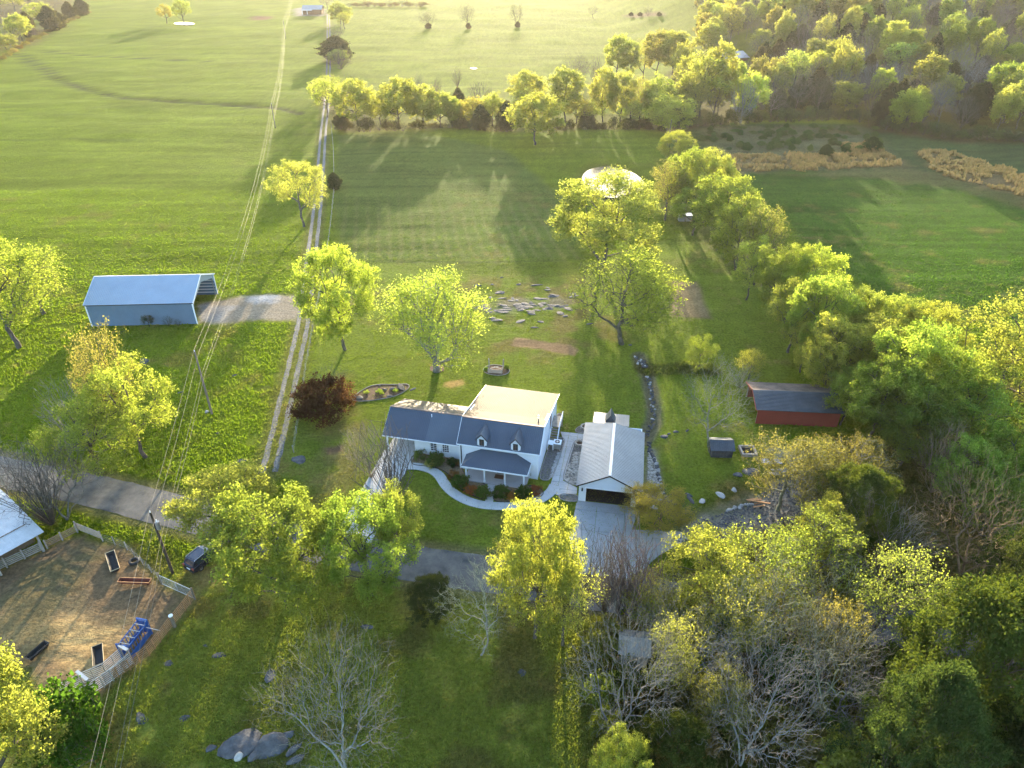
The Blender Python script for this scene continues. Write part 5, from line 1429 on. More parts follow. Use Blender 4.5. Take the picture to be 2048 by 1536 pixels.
def bush(u, v, w_, h_, key, col, label, group=None, name='shrub'):
    x, y = at(u, v); col = tuple(c * 1.6 for c in col[:3]) + (1,)
    return grow(key, x, y, h_, w_, label, name, col, BRN, group, cat='shrub', z=.03)
hb = lambda x, y: (740 + x / 5.12, 750 + y / 5.12)
for (x, y), w_, h_, k, c, lab in (((510, 860), 1.8, 1.3, 'bush1', (.07, .10, .025, 1), 'loose green shrub at the carport end of the mulch bed'), ((680, 905), 2.5, 1.6, 'bush0', (.05, .08, .02, 1), 'large green shrub under the wing windows'),
        ((620, 930), 1.6, .9, 'bush1', (.19, .165, .07, 1), 'straw-coloured low shrub in front of the wing windows'), ((850, 925), 1.5, 1.1, 'bush0', (.028, .045, .016, 1), 'dark round shrub at the inner house corner'), ((905, 925), .9, .8, 'bush1', (.10, .055, .025, 1), 'small rusty shrub beside the dark round one'),
        ((850, 1050), 1.6, 1.0, 'bush1', (.12, .055, .02, 1), 'reddish shrub at the bend of the walk'), ((935, 1140), 2.3, 1.6, 'bush0', (.040, .068, .016, 1), 'big round green shrub left of the porch'), ((1045, 1205), 1.8, 1.1, 'bush1', (.15, .06, .018, 1), 'orange-red shrub between two green shrubs left of the porch walk'),
        ((1155, 1240), 2.0, 1.5, 'bush0', (.058, .085, .018, 1), 'round green shrub just left of the porch walk'), ((1335, 1240), 2.1, 1.5, 'bush0', (.05, .075, .018, 1), 'round green shrub just right of the porch walk'), ((1450, 1265), 1.6, .9, 'bush1', (.15, .075, .02, 1), 'orange shrub in the middle of the right porch bed'),
        ((1575, 1245), 2.2, 1.5, 'bush0', (.048, .075, .016, 1), 'big green shrub before the right porch post'), ((1690, 1215), 1.7, 1.1, 'bush1', (.13, .04, .02, 1), 'dark red shrub at the tip of the right porch bed')):
    bush(*hb(x, y), w_, h_, k, c, lab)
for u, v, s in ((733, 786, .9), (758, 784, 1.0), (763, 788, .7), (792, 783, .9)): bush(u, v, s, .45, 'bush1', (.13, .16, .03, 1), 'small bright green perennial clump in the rock garden', 'clumps in the rock garden', 'perennial')
for u, v in ((972, 742), (1013, 738)): bush(u, v, .9, .7, 'bush0', (.06, .09, .02, 1), 'green shrub at the %s end of the plank planter' % ('near left' if u < 990 else 'right'))
for u in (1345, 1352, 1358, 1364): pass

# ------------------------------------------------------------------ stones
_rock_me = []
def rock_mesh(seed):
    r = np.random.RandomState(seed); m = bpy.data.meshes.new('stone')
    import bmesh
    b = bmesh.new(); bmesh.ops.create_icosphere(b, subdivisions=2, radius=0.5)
    for v in b.verts:
        p = v.co; d = 1
        for k in range(5):
            n = Vector(r.normal(0, 1, 3)) if False else None
        v.co = p
    pl = [(Vector(r.normal(0, 1, 3)).normalized(), 0.30 + .16 * r.rand()) for _ in range(9)]
    for v in b.verts:
        for n, c in pl:
            e = v.co.dot(n) - c
            if e > 0: v.co -= n * e
        v.co += Vector(r.normal(0, .012, 3))
    b.to_mesh(m); b.free(); return m
_rock_me = [rock_mesh(i) for i in range(6)]
_slot = {}
def rock_of(mat, i):
    k = (mat.name, i % 6)
    if k not in _slot:
        m = _rock_me[i % 6].copy(); m.name = 'stone'; m.materials.append(mat); _slot[k] = m
    return _slot[k]
def rock(x, y, sx, sy, sz, mat, label=None, group=None, name='rock', rz=None, parent=None, sink=.3, z=None):
    o = link(name, rock_of(mat, rnd.randint(0, 5)), parent)
    g = (float(ground_z(x, y)[0]) if parent is None else 0) if z is None else z
    if parent is not None: x, y = x - parent.location.x, y - parent.location.y
    o.location = (x, y, g + sz * (.5 - sink)); o.scale = (sx, sy, sz); o.rotation_euler = (rnd.uniform(-.15, .15), rnd.uniform(-.15, .15), rnd.uniform(0, 6.3) if rz is None else rz)
    if parent is None: tag(o, label, 'rock', group)
    return o
# foreground boulders
for u, v, sx, sy, sz, rz, lab in ((482, 1488, 4.6, 3.2, 1.1, .35, 'largest flat grey boulder at the bottom of the pasture'), (545, 1490, 4.0, 2.8, 1.2, .5, 'second flat grey boulder beside the largest'), (512, 1512, 1.7, 1.0, .9, .7, 'tilted grey stone in front of the second boulder'),
                                  (423, 1497, 1.1, .9, .5, .6, 'split-off tip of the largest boulder'), (588, 1500, 1.9, .8, .8, .9, 'pointed grey stone beneath the pale bare tree'), (592, 1520, 2.0, .8, .7, .5, 'flat pale stone beneath the pale bare tree'), (578, 1470, 1.5, .9, .5, .2, 'low stone behind the pale bare tree branches')):
    x, y = at(u, v); rock(x, y, sx * .92, sy * .92, sz * .85, rockM, lab, None, 'boulder', rz, sink=.42)
x, y = at(477, 1517); rock(x, y, 1.0, .8, .9, paleM, 'white stone standing before the largest boulder', None, 'boulder')
for u, v, sx, sy in ((545, 1345, 1.2, 2.6), (440, 1310, 1.6, .9), (370, 1437, 1.1, 1.0), (340, 1325, 1.2, 1.0), (410, 1292, .7, .6), (285, 1440, 1.0, 2.4), (735, 1255, 1.6, .8), (1042, 1345, 1.2, 1.0)):
    x, y = at(u, v); rock(x, y, sx, sy, .22, rockM, 'flat grey rock nearly level with the grass of the front pasture', 'flat rocks in the front pasture', 'flat_rock', rnd.uniform(-.4, 1.0), sink=.6)
for u, v, sx, sy in ((597, 920, 2.0, 2.6), (480, 922, 2.2, .9), (290, 722, 2.4, 1.6), (470, 750, 1.2, .5), (360, 785, 1.4, .5), (436, 866, .9, .5)):
    x, y = at(u, v); rock(x, y, sx, sy, .25, rockM, 'flat pale rock set in the grass near the gravel drive', 'flat rocks near the drive', 'flat_rock', sink=.55)
x, y = at(414, 824); rock(x, y, .7, .6, .5, paleM, 'white stone at the foot of the pasture utility pole')
# outcrop in the back lawn
for i in range(60):
    u = 1045 + rnd.gauss(0, 48); v = 610 + rnd.gauss(0, 13) + (u - 1045) * -.05
    x, y = at(u, v); rock(x, y, rnd.uniform(.8, 3.6), rnd.uniform(.7, 2.2), rnd.uniform(.10, .22), rockM, 'layered grey outcrop rock in the back lawn', 'outcrop rocks in the back lawn', 'outcrop_rock', rnd.uniform(-.3, .4), sink=.68)
for u, v, sx, sy in ((955, 571, 2.0, .9), (985, 569, .8, .7), (1003, 555, 1.0, .5), (1037, 569, 1.3, .7), (1075, 570, 3.0, .8), (1095, 580, 1.6, .7), (992, 640, 3.2, 1.2), (985, 636, 1.6, 1.0), (1065, 628, 2.2, 1.0), (1130, 632, 1.6, .8), (1115, 612, 1.5, 1.2), (1082, 643, 1.5, .9), (1070, 655, 1.8, .6), (1180, 648, 1.5, .6), (965, 602, 2.4, .8), (1110, 590, 2.4, 1.2), (1260, 690, .8, .6)):
    x, y = at(u, v); rock(x, y, sx, sy, .28, rockM, 'single grey rock scattered round the lawn outcrop', 'scattered lawn rocks', 'lawn_rock', rnd.uniform(-.3, .4), sink=.5)
# rock garden stones
for u, v, sx, sy, sz, lab in ((802, 776, 2.6, 1.1, .7, 'long grey boulder at the right end of the rock garden'), (786, 779, 1.1, .9, .5, 'grey stone beside the long rock garden boulder'), (718, 797, 1.6, 1.2, .6, 'grey boulder at the left end of the rock garden'), (779, 793, 1.0, .8, .4, 'low stone at the front rim of the rock garden'),
                          (769, 780, .9, .6, .4, 'stone in the middle of the rock garden'), (760, 771, .7, .5, .35, 'stone at the back rim of the rock garden'), (825, 779, 1.4, .5, .15, 'flat stone right of the rock garden rim')):
    x, y = at(u, v); rock(x, y, sx, sy, sz, rockM, lab, None, 'garden_rock')
# right lawn stones
for u, v, sx, sy in ((1328, 874, 1.3, 1.0), (1352, 864, .9, .6), (1338, 868, .6, .4), (1374, 862, .8, .4), (1352, 985, .9, .5), (1382, 1000, 1.8, .7), (1405, 1002, .8, 1.4), (1378, 990, 1.2, .6), (1440, 990, 1.8, 1.0), (1500, 945, 2.6, 2.0), (1475, 950, 1.3, 1.3), (1468, 980, 1.0, .8), (1530, 915, 1.0, .6), (1320, 1000, 1.0, .8), (1308, 1015, 1.2, .9)):
    x, y = at(u, v); rock(x, y, sx, sy, .3, rockM if rnd.random() < .6 else paleM, 'grey slab of rock in the grass between garage and stony lot', 'rocks right of the garage', 'lawn_rock', sink=.4)
def stone_row(name, label, line, n, size, mat, jit=.12, cat='stone edging'):
    x0, y0 = line[0]
    o = root(name, x0, y0, 0, 0, label, cat)
    p = [Vector(q) for q in line]; seg = [(p[i + 1] - p[i]).length for i in range(len(p) - 1)]; tot = sum(seg)
    for k in range(n):
        s = tot * (k + .5) / n; i = 0
        while s > seg[i] and i < len(seg) - 1: s -= seg[i]; i += 1
        q = p[i].lerp(p[i + 1], s / seg[i])
        rock(q.x + rnd.uniform(-jit, jit), q.y + rnd.uniform(-jit, jit), size * rnd.uniform(.7, 1.4), size * rnd.uniform(.6, 1.1), size * rnd.uniform(.5, .9), mat if rnd.random() < .75 else paleM, parent=o, name='stone', sink=.25)
    return o
stone_row('stone_edging', 'curved row of stones edging the dry bed right of the garage', P((1297, 886), (1300, 905), (1308, 918), (1314, 935), (1318, 955), (1323, 975), (1326, 990), (1338, 1002), (1352, 1008)), 34, .62, rockM)
stone_row('creek_stones', 'pale flat stones lining the narrow creek behind the garage', P((1294, 752), (1300, 770), (1303, 790), (1306, 815), (1308, 838), (1300, 860), (1292, 874)), 60, .42, rockM, .32, 'stone bed')
stone_row('stone_heap', 'heap of grey stones at the head of the narrow creek', P((1272, 716), (1284, 722), (1290, 735), (1283, 728), (1276, 720)), 34, .55, rockM, .5, 'stone heap')
stone_row('stone_edging', 'broken line of stones along the stony lot edge', P((1450, 1022), (1470, 1018), (1488, 1012), (1505, 1008)), 14, .5, paleM, .15)
def pebbles(name, poly, n, size, mat, z=.06):
    r = np.random.RandomState(len(poly) + n); V = []; Fq = []
    xs_ = [q[0] for q in poly]; ys_ = [q[1] for q in poly]; k = 0
    oct_ = np.array([(1, 0, 0), (0, 1, 0), (-1, 0, 0), (0, -1, 0), (0, 0, 1)], float); tri = np.array([(0, 1, 4), (1, 2, 4), (2, 3, 4), (3, 0, 4)])
    while k < n:
        x = r.uniform(min(xs_), max(xs_)); y = r.uniform(min(ys_), max(ys_))
        if not in_poly(poly, x, y): continue
        s = size * r.uniform(.5, 1.5); a = r.rand() * 6.3; ro = np.array([(math.cos(a), -math.sin(a), 0), (math.sin(a), math.cos(a), 0), (0, 0, .7)])
        V.append((oct_ * np.array([s, s * r.uniform(.6, 1), s * .8])) @ ro.T + np.array([x, y, z])); Fq.append(tri + 5 * k); k += 1
    o = link(name, np_mesh(name, np.concatenate(V), np.concatenate(Fq)), None, mat)
    tag(o, kind='stuff'); return o
pebbles('river_stones', P((1148, 905), (1166, 905), (1156, 972), (1138, 966), (1127, 958)), 420, .17, stoneM)
pebbles('river_stones', P((1098, 958), (1107, 955), (1120, 912), (1124, 900), (1116, 905), (1106, 930)), 150, .14, paleM)
pebbles('gravel', P((1296, 900), (1312, 915), (1320, 955), (1324, 990), (1292, 1000), (1296, 940)), 700, .13, stoneM, .03)
pebbles('gravel', P((1350, 1085), (1400, 1040), (1480, 1015), (1560, 965), (1650, 940), (1720, 960), (1700, 1005), (1560, 1055), (1440, 1078)), 1500, .16, rockM, .03)
# pond water
water = material('pond_water', (0.03, 0.035, 0.03), 0.10, var=0.3, scale=.3, bump=.12, bscale=1.2, spec=.2, obj_space=False)
for nm, pp in (('pond', pond_p), ('pond', pond2_p)):
    o = MB().prism(rounded(pp, 2), -1.2, -.16).build(nm, water); tag(o, kind='structure')
for px in ([(938, 137), (946, 135.8), (956, 137), (948, 139)],):
    o = MB().prism(rounded(P(*px), 1), -.5, .12).build('puddle', water); tag(o, kind='structure')
# tan sedge and rough grass clumps
def sedge(name, polys, n, h_, mat_col, seed, translucent=.4):
    r = np.random.RandomState(seed); V = []; tot = 0
    for p in polys:
        xs_ = [q[0] for q in p]; ys_ = [q[1] for q in p]; got = 0
        while got < n:
            x = r.uniform(min(xs_), max(xs_), 4000); y = r.uniform(min(ys_), max(ys_), 4000)
            m = (sdist(p, x, y) > -1.5 + 9 * (fbm(x * .2, y * .2) - .42)) & (fbm(x * .35 + 3, y * .35) > .45 + .12 * r.rand(len(x))); x, y = x[m], y[m]; got += len(x)
            z = ground_z(x, y); k = len(x)
            for _ in range(3):
                a = r.rand(k) * 6.28; s = h_ * (.6 + .8 * r.rand(k)); t = np.stack([np.cos(a), np.sin(a), np.zeros(k)], -1) * (s * .5)[:, None]
                b = np.stack([x, y, z], -1) + r.normal(0, .25, (k, 3)) * np.array([1, 1, 0])
                V.append(np.stack([b - t, b + t, b + np.stack([r.normal(0, .2, k), r.normal(0, .2, k), s], -1)], 1))
    V = np.concatenate(V).reshape(-1, 3)
    me = np_mesh(name, V, np.arange(len(V)).reshape(-1, 3)); a = me.attributes.new('leafvar', 'FLOAT', 'FACE'); a.data.foreach_set('value', r.rand(len(V) // 3).astype(np.float32))
    o = link(name, me, None, leafM); o.color = (*mat_col, 1); tag(o, kind='stuff'); return o
sedge('tan_grass', [tan1_p, tan2_p, tan3_p], 1300, .8, (0.25, 0.155, 0.095), 5)
sedge('rough_grass', [P((1292, 742), (1330, 736), (1380, 732), (1425, 738), (1425, 748), (1370, 752), (1310, 750))], 900, .45, (0.075, 0.09, 0.025), 6)

# ------------------------------------------------------------------ yard things
def planter():
    x, y = at(990, 747)
    o = root('plank_planter', x, y, .04, R(-6), 'weathered plank planter with two upright posts in a mulch bed', 'planter')
    for k in range(2): MB().box(-1.05, 0, .02 + k * .33, 1.05, .07, .33 + k * .33).build('plank', greyW, o)
    for s in (-1, 1):
        MB().box(s * 1.1 - .07, .0, 0, s * 1.1 + .07, .14, .75).build('corner_post', greyW, o)
        MB().beam((s * 1.05, .15, .35), (s * 1.12, 1.5, .35), .06, .6).build('side_plank', greyW, o)
        MB().beam((s * 1.12, 1.45, 0), (s * 1.18, 1.6, 1.75), .13).build('upright', greyW, o)
    MB().beam((-.9, .5, .5), (.4, 1.2, .62), .12, .05).build('loose_board', greyW, o)
    MB().beam((-.3, 1.1, .55), (.9, .5, .6), .12, .05).build('loose_board', greyW, o)
    MB().box(-1.0, .071, .0, 1.0, 1.4, .42).build('soil', mulchM, o)
planter()
def fire_ring(u, v, r_, label, square=False):
    x, y = at(u, v)
    o = root('fire_ring', x, y, .05, 0, label, 'fire pit')
    if square:
        for k in range(4):
            b = MB().box(-1.05, .8, 0, .79, 1.05, .45).build('rim_stone', greyW, o); b.rotation_euler = (0, 0, k * math.pi / 2)
        MB().box(-.79, -.79, 0, .79, .79, .12).build('ash', darkM, o)
        return
    for k in range(11):
        a = k * 2 * math.pi / 11; b = MB().box(-.16, -.1, 0, .16, .1, .34).build('rim_block', stoneM, o)
        b.location = (r_ * math.cos(a), r_ * math.sin(a), 0); b.rotation_euler = (0, 0, a + math.pi / 2)
    MB().prism([(r_ * .8 * math.cos(k * .6283), r_ * .8 * math.sin(k * .6283)) for k in range(10)], 0, .15).build('ash', mulchM, o)
fire_ring(1170, 856, .55, 'round block fire ring on the paved circle behind the garage')
fire_ring(1159, 889, .55, 'round block ring with brown filling in the stone bed')
x, y = at(1495, 908); fire_ring(1495, 905, .8, 'square pale-rimmed fire pit beside the stone shed', True)
def lumber(u, v, n, label, L=3.2, mat=None):
    x, y = at(u, v)
    o = root('lumber_pile', x, y, None, 0, label, 'lumber pile')
    for k in range(n):
        a = rnd.uniform(-.35, .35); p = Vector((rnd.uniform(-.6, .6), rnd.uniform(-.7, .7), .08 + .07 * k)); d = Vector((math.cos(a), math.sin(a), rnd.uniform(-.05, .05))) * L / 2 * rnd.uniform(.6, 1)
        MB().beam(p - d, p + d, .2, .05).build('board', mat or paleM, o)
lumber(1562, 946, 9, 'pile of pale boards on the stony lot', 3.4)
lumber(1512, 1008, 6, 'rusty brown scrap boards at the edge of the stony lot', 2.4, rustP)
def metal_sheets(u, v):
    x, y = at(u, v); o = root('roof_sheets', x, y, None, R(-4), 'stack of grey roofing sheets lying on the stony lot', 'roofing sheets')
    for k in range(3): MB().ribbed((-1.2 + .1 * k, -.5 - .1 * k, .1 + .06 * k), (1.2 + .1 * k, -.5 - .1 * k, .1 + .06 * k), (1.2 + .1 * k, .5 - .1 * k, .12 + .06 * k), (-1.2 + .1 * k, .5 - .1 * k, .12 + .06 * k), .3, .02, .02).build('sheet', galvM, o)
metal_sheets(1540, 923)
def log_pile(u, v):
    x, y = at(u, v); o = root('log_pile', x, y, None, R(60), 'heap of cut logs with pale sawn ends under the yellow trees', 'log pile')
    for k in range(26):
        px, py, pz = rnd.uniform(-1.3, 1.3), rnd.uniform(-.8, .8), .2 + .28 * (k // 9); a = rnd.uniform(-.6, .6); l_ = rnd.uniform(.4, .6); r_ = rnd.uniform(.14, .24)
        d = Vector((math.sin(a), math.cos(a), rnd.uniform(-.2, .4))) * l_ / 2; p = Vector((px, py, pz))
        m = MB(); m.tube([p - d, p + d], r_, 9, False); n = len(m.v)
        m.mat(1).add([v_ for v_ in m.v[:9]], [tuple(range(8, -1, -1))]); m.add([v_ for v_ in m.v[9:18]], [tuple(range(9))])
        m.build('log', [poleM, creamM], o)
log_pile(1592, 1094)
for u, lab in ((1362, 'left'), (1376, 'right')):
    x, y = at(u, 442); o = root('storage_bin', x, y, None, 0, '%s grey feed bin of the two under the hedgerow trees' % lab, 'feed bin')
    MB().box(-.7, -.7, .15, .7, .7, 1.6).build('body', galvM, o); MB().plate([(-.8, -.8, 1.6), (.8, -.8, 1.6), (.8, .8, 1.75), (-.8, .8, 1.75)], .08).build('lid', chromeM, o)
    m = MB()
    for a in (-.6, .6):
        for b in (-.6, .6): m.box(a - .06, b - .06, 0, a + .06, b + .06, .15)
    m.build('feet', blackM, o)

# ------------------------------------------------------------------ cattle pen
def rail_panel(p0, p1, h_, rails, mat, label, group=None, name='pipe_fence', posts=3, r_=.036, lo=.25, cat='pipe fence'):
    a = Vector(p0); b = Vector(p1); L = (b - a).length
    o = root(name, a.x, a.y, 0, math.atan2(b.y - a.y, b.x - a.x), label, cat, group)
    for k in range(rails):
        z = lo + (h_ - lo) * k / (rails - 1)
        MB().tube([(0, 0, z), (L, 0, z)], r_, 5).build('rail', mat, o)
    for k in range(posts):
        MB().tube([(L * k / (posts - 1), .0, 0), (L * k / (posts - 1), 0, h_ + .03)], r_ * 1.25, 6).build('post', mat, o)
    return o
gr = 'rusty pen fence panels'
chain = P((391, 1196), (372, 1222), (350, 1250))
for i in range(2): rail_panel(chain[i], chain[i + 1], 1.5, 6, rustP, ('rusty rail panel next to the wire gate', 'rusty rail panel between wire gate and white-capped post')[i])
chain = P((346, 1254), (322, 1285), (300, 1312), (262, 1340), (214, 1370))
for i in range(4): rail_panel(chain[i], chain[i + 1], 1.5, 6, rustP, ('rusty rail panel just below the white-capped post', 'rusty rail panel alongside the blue chute gate', 'rusty rail panel along the alley beneath the blue chute', 'rusty rail panel at the lower end of the alley')[i])
x, y = at(350, 1254); o = root('gate_post', x, y, 0, 0, 'thick pen post with a white cap', 'post'); MB().tube([(0, 0, 0), (0, 0, 1.7)], .17, 10).build('shaft', poleM, o); MB().tube([(0, 0, 1.7), (0, 0, 1.78)], .22, 12).build('cap', trimM, o)
# alley of grey panels, two sides
sideA = P((128, 1392), (168, 1370), (214, 1350), (250, 1318)); sideB = P((150, 1412), (190, 1388), (228, 1362), (268, 1328))
for i in range(3):
    rail_panel(sideA[i], sideA[i + 1], 1.65, 7, pipeM, 'grey pipe panel on the pen side of the alley, %s piece' % ('lowest', 'middle', 'topmost')[i], posts=3)
    rail_panel(sideB[i], sideB[i + 1], 1.65, 7, pipeM, 'grey pipe panel on the pasture side of the alley, %s piece' % ('lowest', 'middle', 'topmost')[i], posts=3)
rail_panel(sideA[0], sideB[0], 1.65, 6, pipeM, 'grey pipe panel closing the lower end of the alley', posts=2)
for k, i in enumerate((1, 3)):
    p, q = Vector(sideA[i]), Vector(sideB[i])
    m = MB(); d = q - p; m.beam((0, 0, 2.1), (d.x, d.y, 2.1), .28, .12); m.tube([(0, 0, 0), (0, 0, 2.1)], .06, 6); m.tube([(d.x, d.y, 0), (d.x, d.y, 2.1)], .06, 6)
    o = m.build('alley_arch', pipeM); o.location = (p.x, p.y, 0); tag(o, 'grey overhead brace across the cattle alley, %s one' % ('lower' if k == 0 else 'upper'), 'brace')
def chute():
    a = Vector(at(255, 1318)); b = Vector(at(290, 1272)); L = 3.1
    o = root('squeeze_chute', a.x, a.y, 0, math.atan2(b.y - a.y, b.x - a.x), 'blue cattle squeeze chute at the top of the alley', 'cattle chute')
    for s, y in ((0, -.55), (1, .55)):
        m = MB(); m.box(0, y - .03, .1, L, y + .03, .75)
        for k in range(9): m.box(.05 + k * (L - .15) / 8, y - .025, .75, .11 + k * (L - .15) / 8, y + .025, 1.75)
        m.beam((0, y, 1.78), (L, y, 1.78), .09); m.build('side_wall', blueP, o)
    for x in (0, L):
        m = MB()
        for y in (-.55, .55): m.box(x - .06, y - .06, 0, x + .06, y + .06, 2.1)
        m.beam((x, -.6, 2.1), (x, .6, 2.1), .12); m.build('end_frame', blueP, o)
    for y in (-.28, .28): MB().box(L - .05, y - .24, .15, L + .03, y + .24, 1.9).build('head_gate', blueP, o)
    m = MB()
    for k in range(4): m.beam((.4 + k * .75, -.55, 1.85), (.4 + k * .75, .55, 1.85), .05)
    m.build('top_bars', pipeM, o)
    MB().beam((L - .4, -.6, 1.5), (L - .3, -2.0, 1.25), .05).build('lever', pipeM, o)
chute()
def trough(u0, v0, u1, v1, wd, mat, rim, label):
    a = Vector(at(u0, v0)); b = Vector(at(u1, v1)); L = (b - a).length
    o = root('feed_trough', a.x, a.y, 0.02, math.atan2(b.y - a.y, b.x - a.x), label, 'feed trough')
    w2 = wd / 2; h_ = .5; m = MB()
    m.add([(0.12, -w2 * .6, .1), (L - .12, -w2 * .6, .1), (L - .12, w2 * .6, .1), (.12, w2 * .6, .1), (0, -w2, h_), (L, -w2, h_), (L, w2, h_), (0, w2, h_),
           (.2, -w2 * .5, .16), (L - .2, -w2 * .5, .16), (L - .2, w2 * .5, .16), (.2, w2 * .5, .16), (.07, -w2 + .07, h_), (L - .07, -w2 + .07, h_), (L - .07, w2 - .07, h_), (.07, w2 - .07, h_)],
          [(3, 2, 1, 0), (0, 1, 5, 4), (1, 2, 6, 5), (2, 3, 7, 6), (3, 0, 4, 7), (8, 9, 10, 11), (8, 12, 13, 9), (9, 13, 14, 10), (10, 14, 15, 11), (11, 15, 12, 8), (4, 5, 13, 12), (5, 6, 14, 13), (6, 7, 15, 14), (7, 4, 12, 15)])
    m.build('basin', mat, o)
    m = MB(); m.tube([(0, -w2, h_ + .01), (L, -w2, h_ + .01)], .04, 5); m.tube([(0, w2, h_ + .01), (L, w2, h_ + .01)], .04, 5); m.tube([(0, -w2, h_ + .01), (0, w2, h_ + .01)], .04, 5); m.tube([(L, -w2, h_ + .01), (L, w2, h_ + .01)], .04, 5); m.build('rim', rim, o)
    m = MB()
    for x in (.3, L - .3): m.box(x - .05, -w2 * .55, -.02, x + .05, w2 * .55, .099)
    m.build('feet', rubberM, o)
strawM = material('pale_rim', (.42, .33, .20), .8, var=.2)
trough(233, 1146, 222, 1110, .95, rubberM, strawM, 'black feed trough with pale rim nearest the wire gate')
trough(240, 1166, 303, 1168, .62, material('rust_red', (.14, .035, .025), .7, var=.25), rustP, 'rust-red metal feed trough lying across the upper pen')
trough(200, 1336, 197, 1297, .95, rubberM, strawM, 'black feed trough with pale rim beside the grey alley')
trough(58, 1324, 97, 1290, .7, rubberM, rubberM, 'black feed trough near the bright corner tree')
def tyre(u, v):
    x, y = at(u, v); import bmesh
    vs = []; n, k = 20, 8
    for i in range(n):
        for j in range(k):
            a = i * 2 * math.pi / n; b = j * 2 * math.pi / k
            vs.append(((.34 + .13 * math.cos(b)) * math.cos(a), (.34 + .13 * math.cos(b)) * math.sin(a), .12 + .13 * math.sin(b)))
    o = MB().add(vs, [(i * k + j, ((i + 1) % n) * k + j, ((i + 1) % n) * k + (j + 1) % k, i * k + (j + 1) % k) for i in range(n) for j in range(k)]).build('old_tyre', rubberM, None, True)
    o.location = (x, y, 0); o.scale = (1.3, 1.3, 1.2); tag(o, 'old black tyre lying in the shaded pen corner', 'tyre')
tyre(269, 1124)
# wooden gates and fences of the pen
def board_fence(p0, p1, h_, n, mat, label, posts=2, cat='gate', name='board_gate'):
    a = Vector(p0); b = Vector(p1); L = (b - a).length
    o = root(name, a.x, a.y, 0, math.atan2(b.y - a.y, b.x - a.x), label, cat)
    for k in range(n): MB().box(0, .05, .2 + k * (h_ - .2) / n, L, .09, .2 + k * (h_ - .2) / n + .13).build('board', mat, o)
    for k in range(posts): x = L * k / (posts - 1); MB().box(x - .08, -.05, 0, x + .08, .049, h_ + .15).build('post', greyW, o)
board_fence(at(-60, 1170), at(86, 1103), 1.4, 5, greyW, 'grey board fence under the eave of the cattle barn', 5, 'fence', 'board_fence')
board_fence(at(156, 1062), at(206, 1082), 1.4, 5, greyW, 'grey board gate at the upper corner of the pen')
board_fence(at(95, 1097), at(156, 1066), 1.2, 4, woodM, 'brown plank fence between barn post and grey gate', 3, 'fence', 'board_fence')
def wire_fence(line, n, h_, label, name='wire_fence', wires=4, post=None, r_=.05):
    x0, y0 = line[0]; o = root(name, x0, y0, 0, 0, label, 'fence')
    p = [Vector(q) for q in line]; seg = [(p[i + 1] - p[i]).length for i in range(len(p) - 1)]; tot = sum(seg); pts = []
    for k in range(n):
        s = tot * k / (n - 1); i = 0
        while s > seg[i] and i < len(seg) - 1: s -= seg[i]; i += 1
        q = p[i].lerp(p[i + 1], min(1, s / seg[i])); z = float(ground_z(q.x, q.y)[0])
        pts.append((q.x - x0, q.y - y0, z))
        m = MB(); tl = (rnd.uniform(-.05, .05), rnd.uniform(-.05, .05)); m.tube([(pts[-1][0], pts[-1][1], z - .2), (pts[-1][0] + tl[0], pts[-1][1] + tl[1], z + h_ * rnd.uniform(.92, 1.08))], r_ * rnd.uniform(.8, 1.3), 6); m.build('post', post or greyW, o)
    for w_ in range(wires):
        MB().tube([(a, b, c + h_ * (.25 + .7 * w_ / (wires - 1))) for a, b, c in pts], .006, 3, False).build('wire', pipeM, o)
    return o
wire_fence(P((206, 1083), (252, 1097), (285, 1128), (320, 1162)), 7, 1.3, 'wire fence with grey posts between the pen and the roadside grass')
wire_fence(P((662, 245), (667, 300), (669, 378), (662, 450), (655, 500), (640, 590), (626, 660), (612, 740), (604, 800), (596, 850), (588, 905)), 46, 1.2, 'post and wire fence along the right side of the gravel drive')
def wire_gate():
    a = Vector(at(326, 1170)); b = Vector(at(388, 1198)); L = (b - a).length
    o = root('wire_gate', a.x, a.y, 0, math.atan2(b.y - a.y, b.x - a.x), 'grey tube gate filled with wire mesh at the pen entrance', 'gate')
    m = MB(); h_ = 1.5
    for z in (.15, h_): m.tube([(0, 0, z), (L, 0, z)], .035, 6)
    for x in (0, L / 2, L): m.tube([(x, 0, .15), (x, 0, h_)], .03, 6)
    m.build('gate_frame', pipeM, o); m = MB()
    for k in range(1, 26): m.tube([(L * k / 26, 0, .15), (L * k / 26, 0, h_)], .007, 3, False)
    for k in range(1, 10): m.tube([(0, 0, .15 + 1.35 * k / 10), (L, 0, .15 + 1.35 * k / 10)], .007, 3, False)
    m.build('wire_mesh', pipeM, o)
    MB().box(L * .45, -.01, .75, L * .45 + .3, .012, 1.15).build('plate', paleM, o)
    for x in (-.15, L + .15): MB().tube([(x, 0, 0), (x, 0, 1.8)], .09, 8).build('gate_post', poleM, o)
wire_gate()

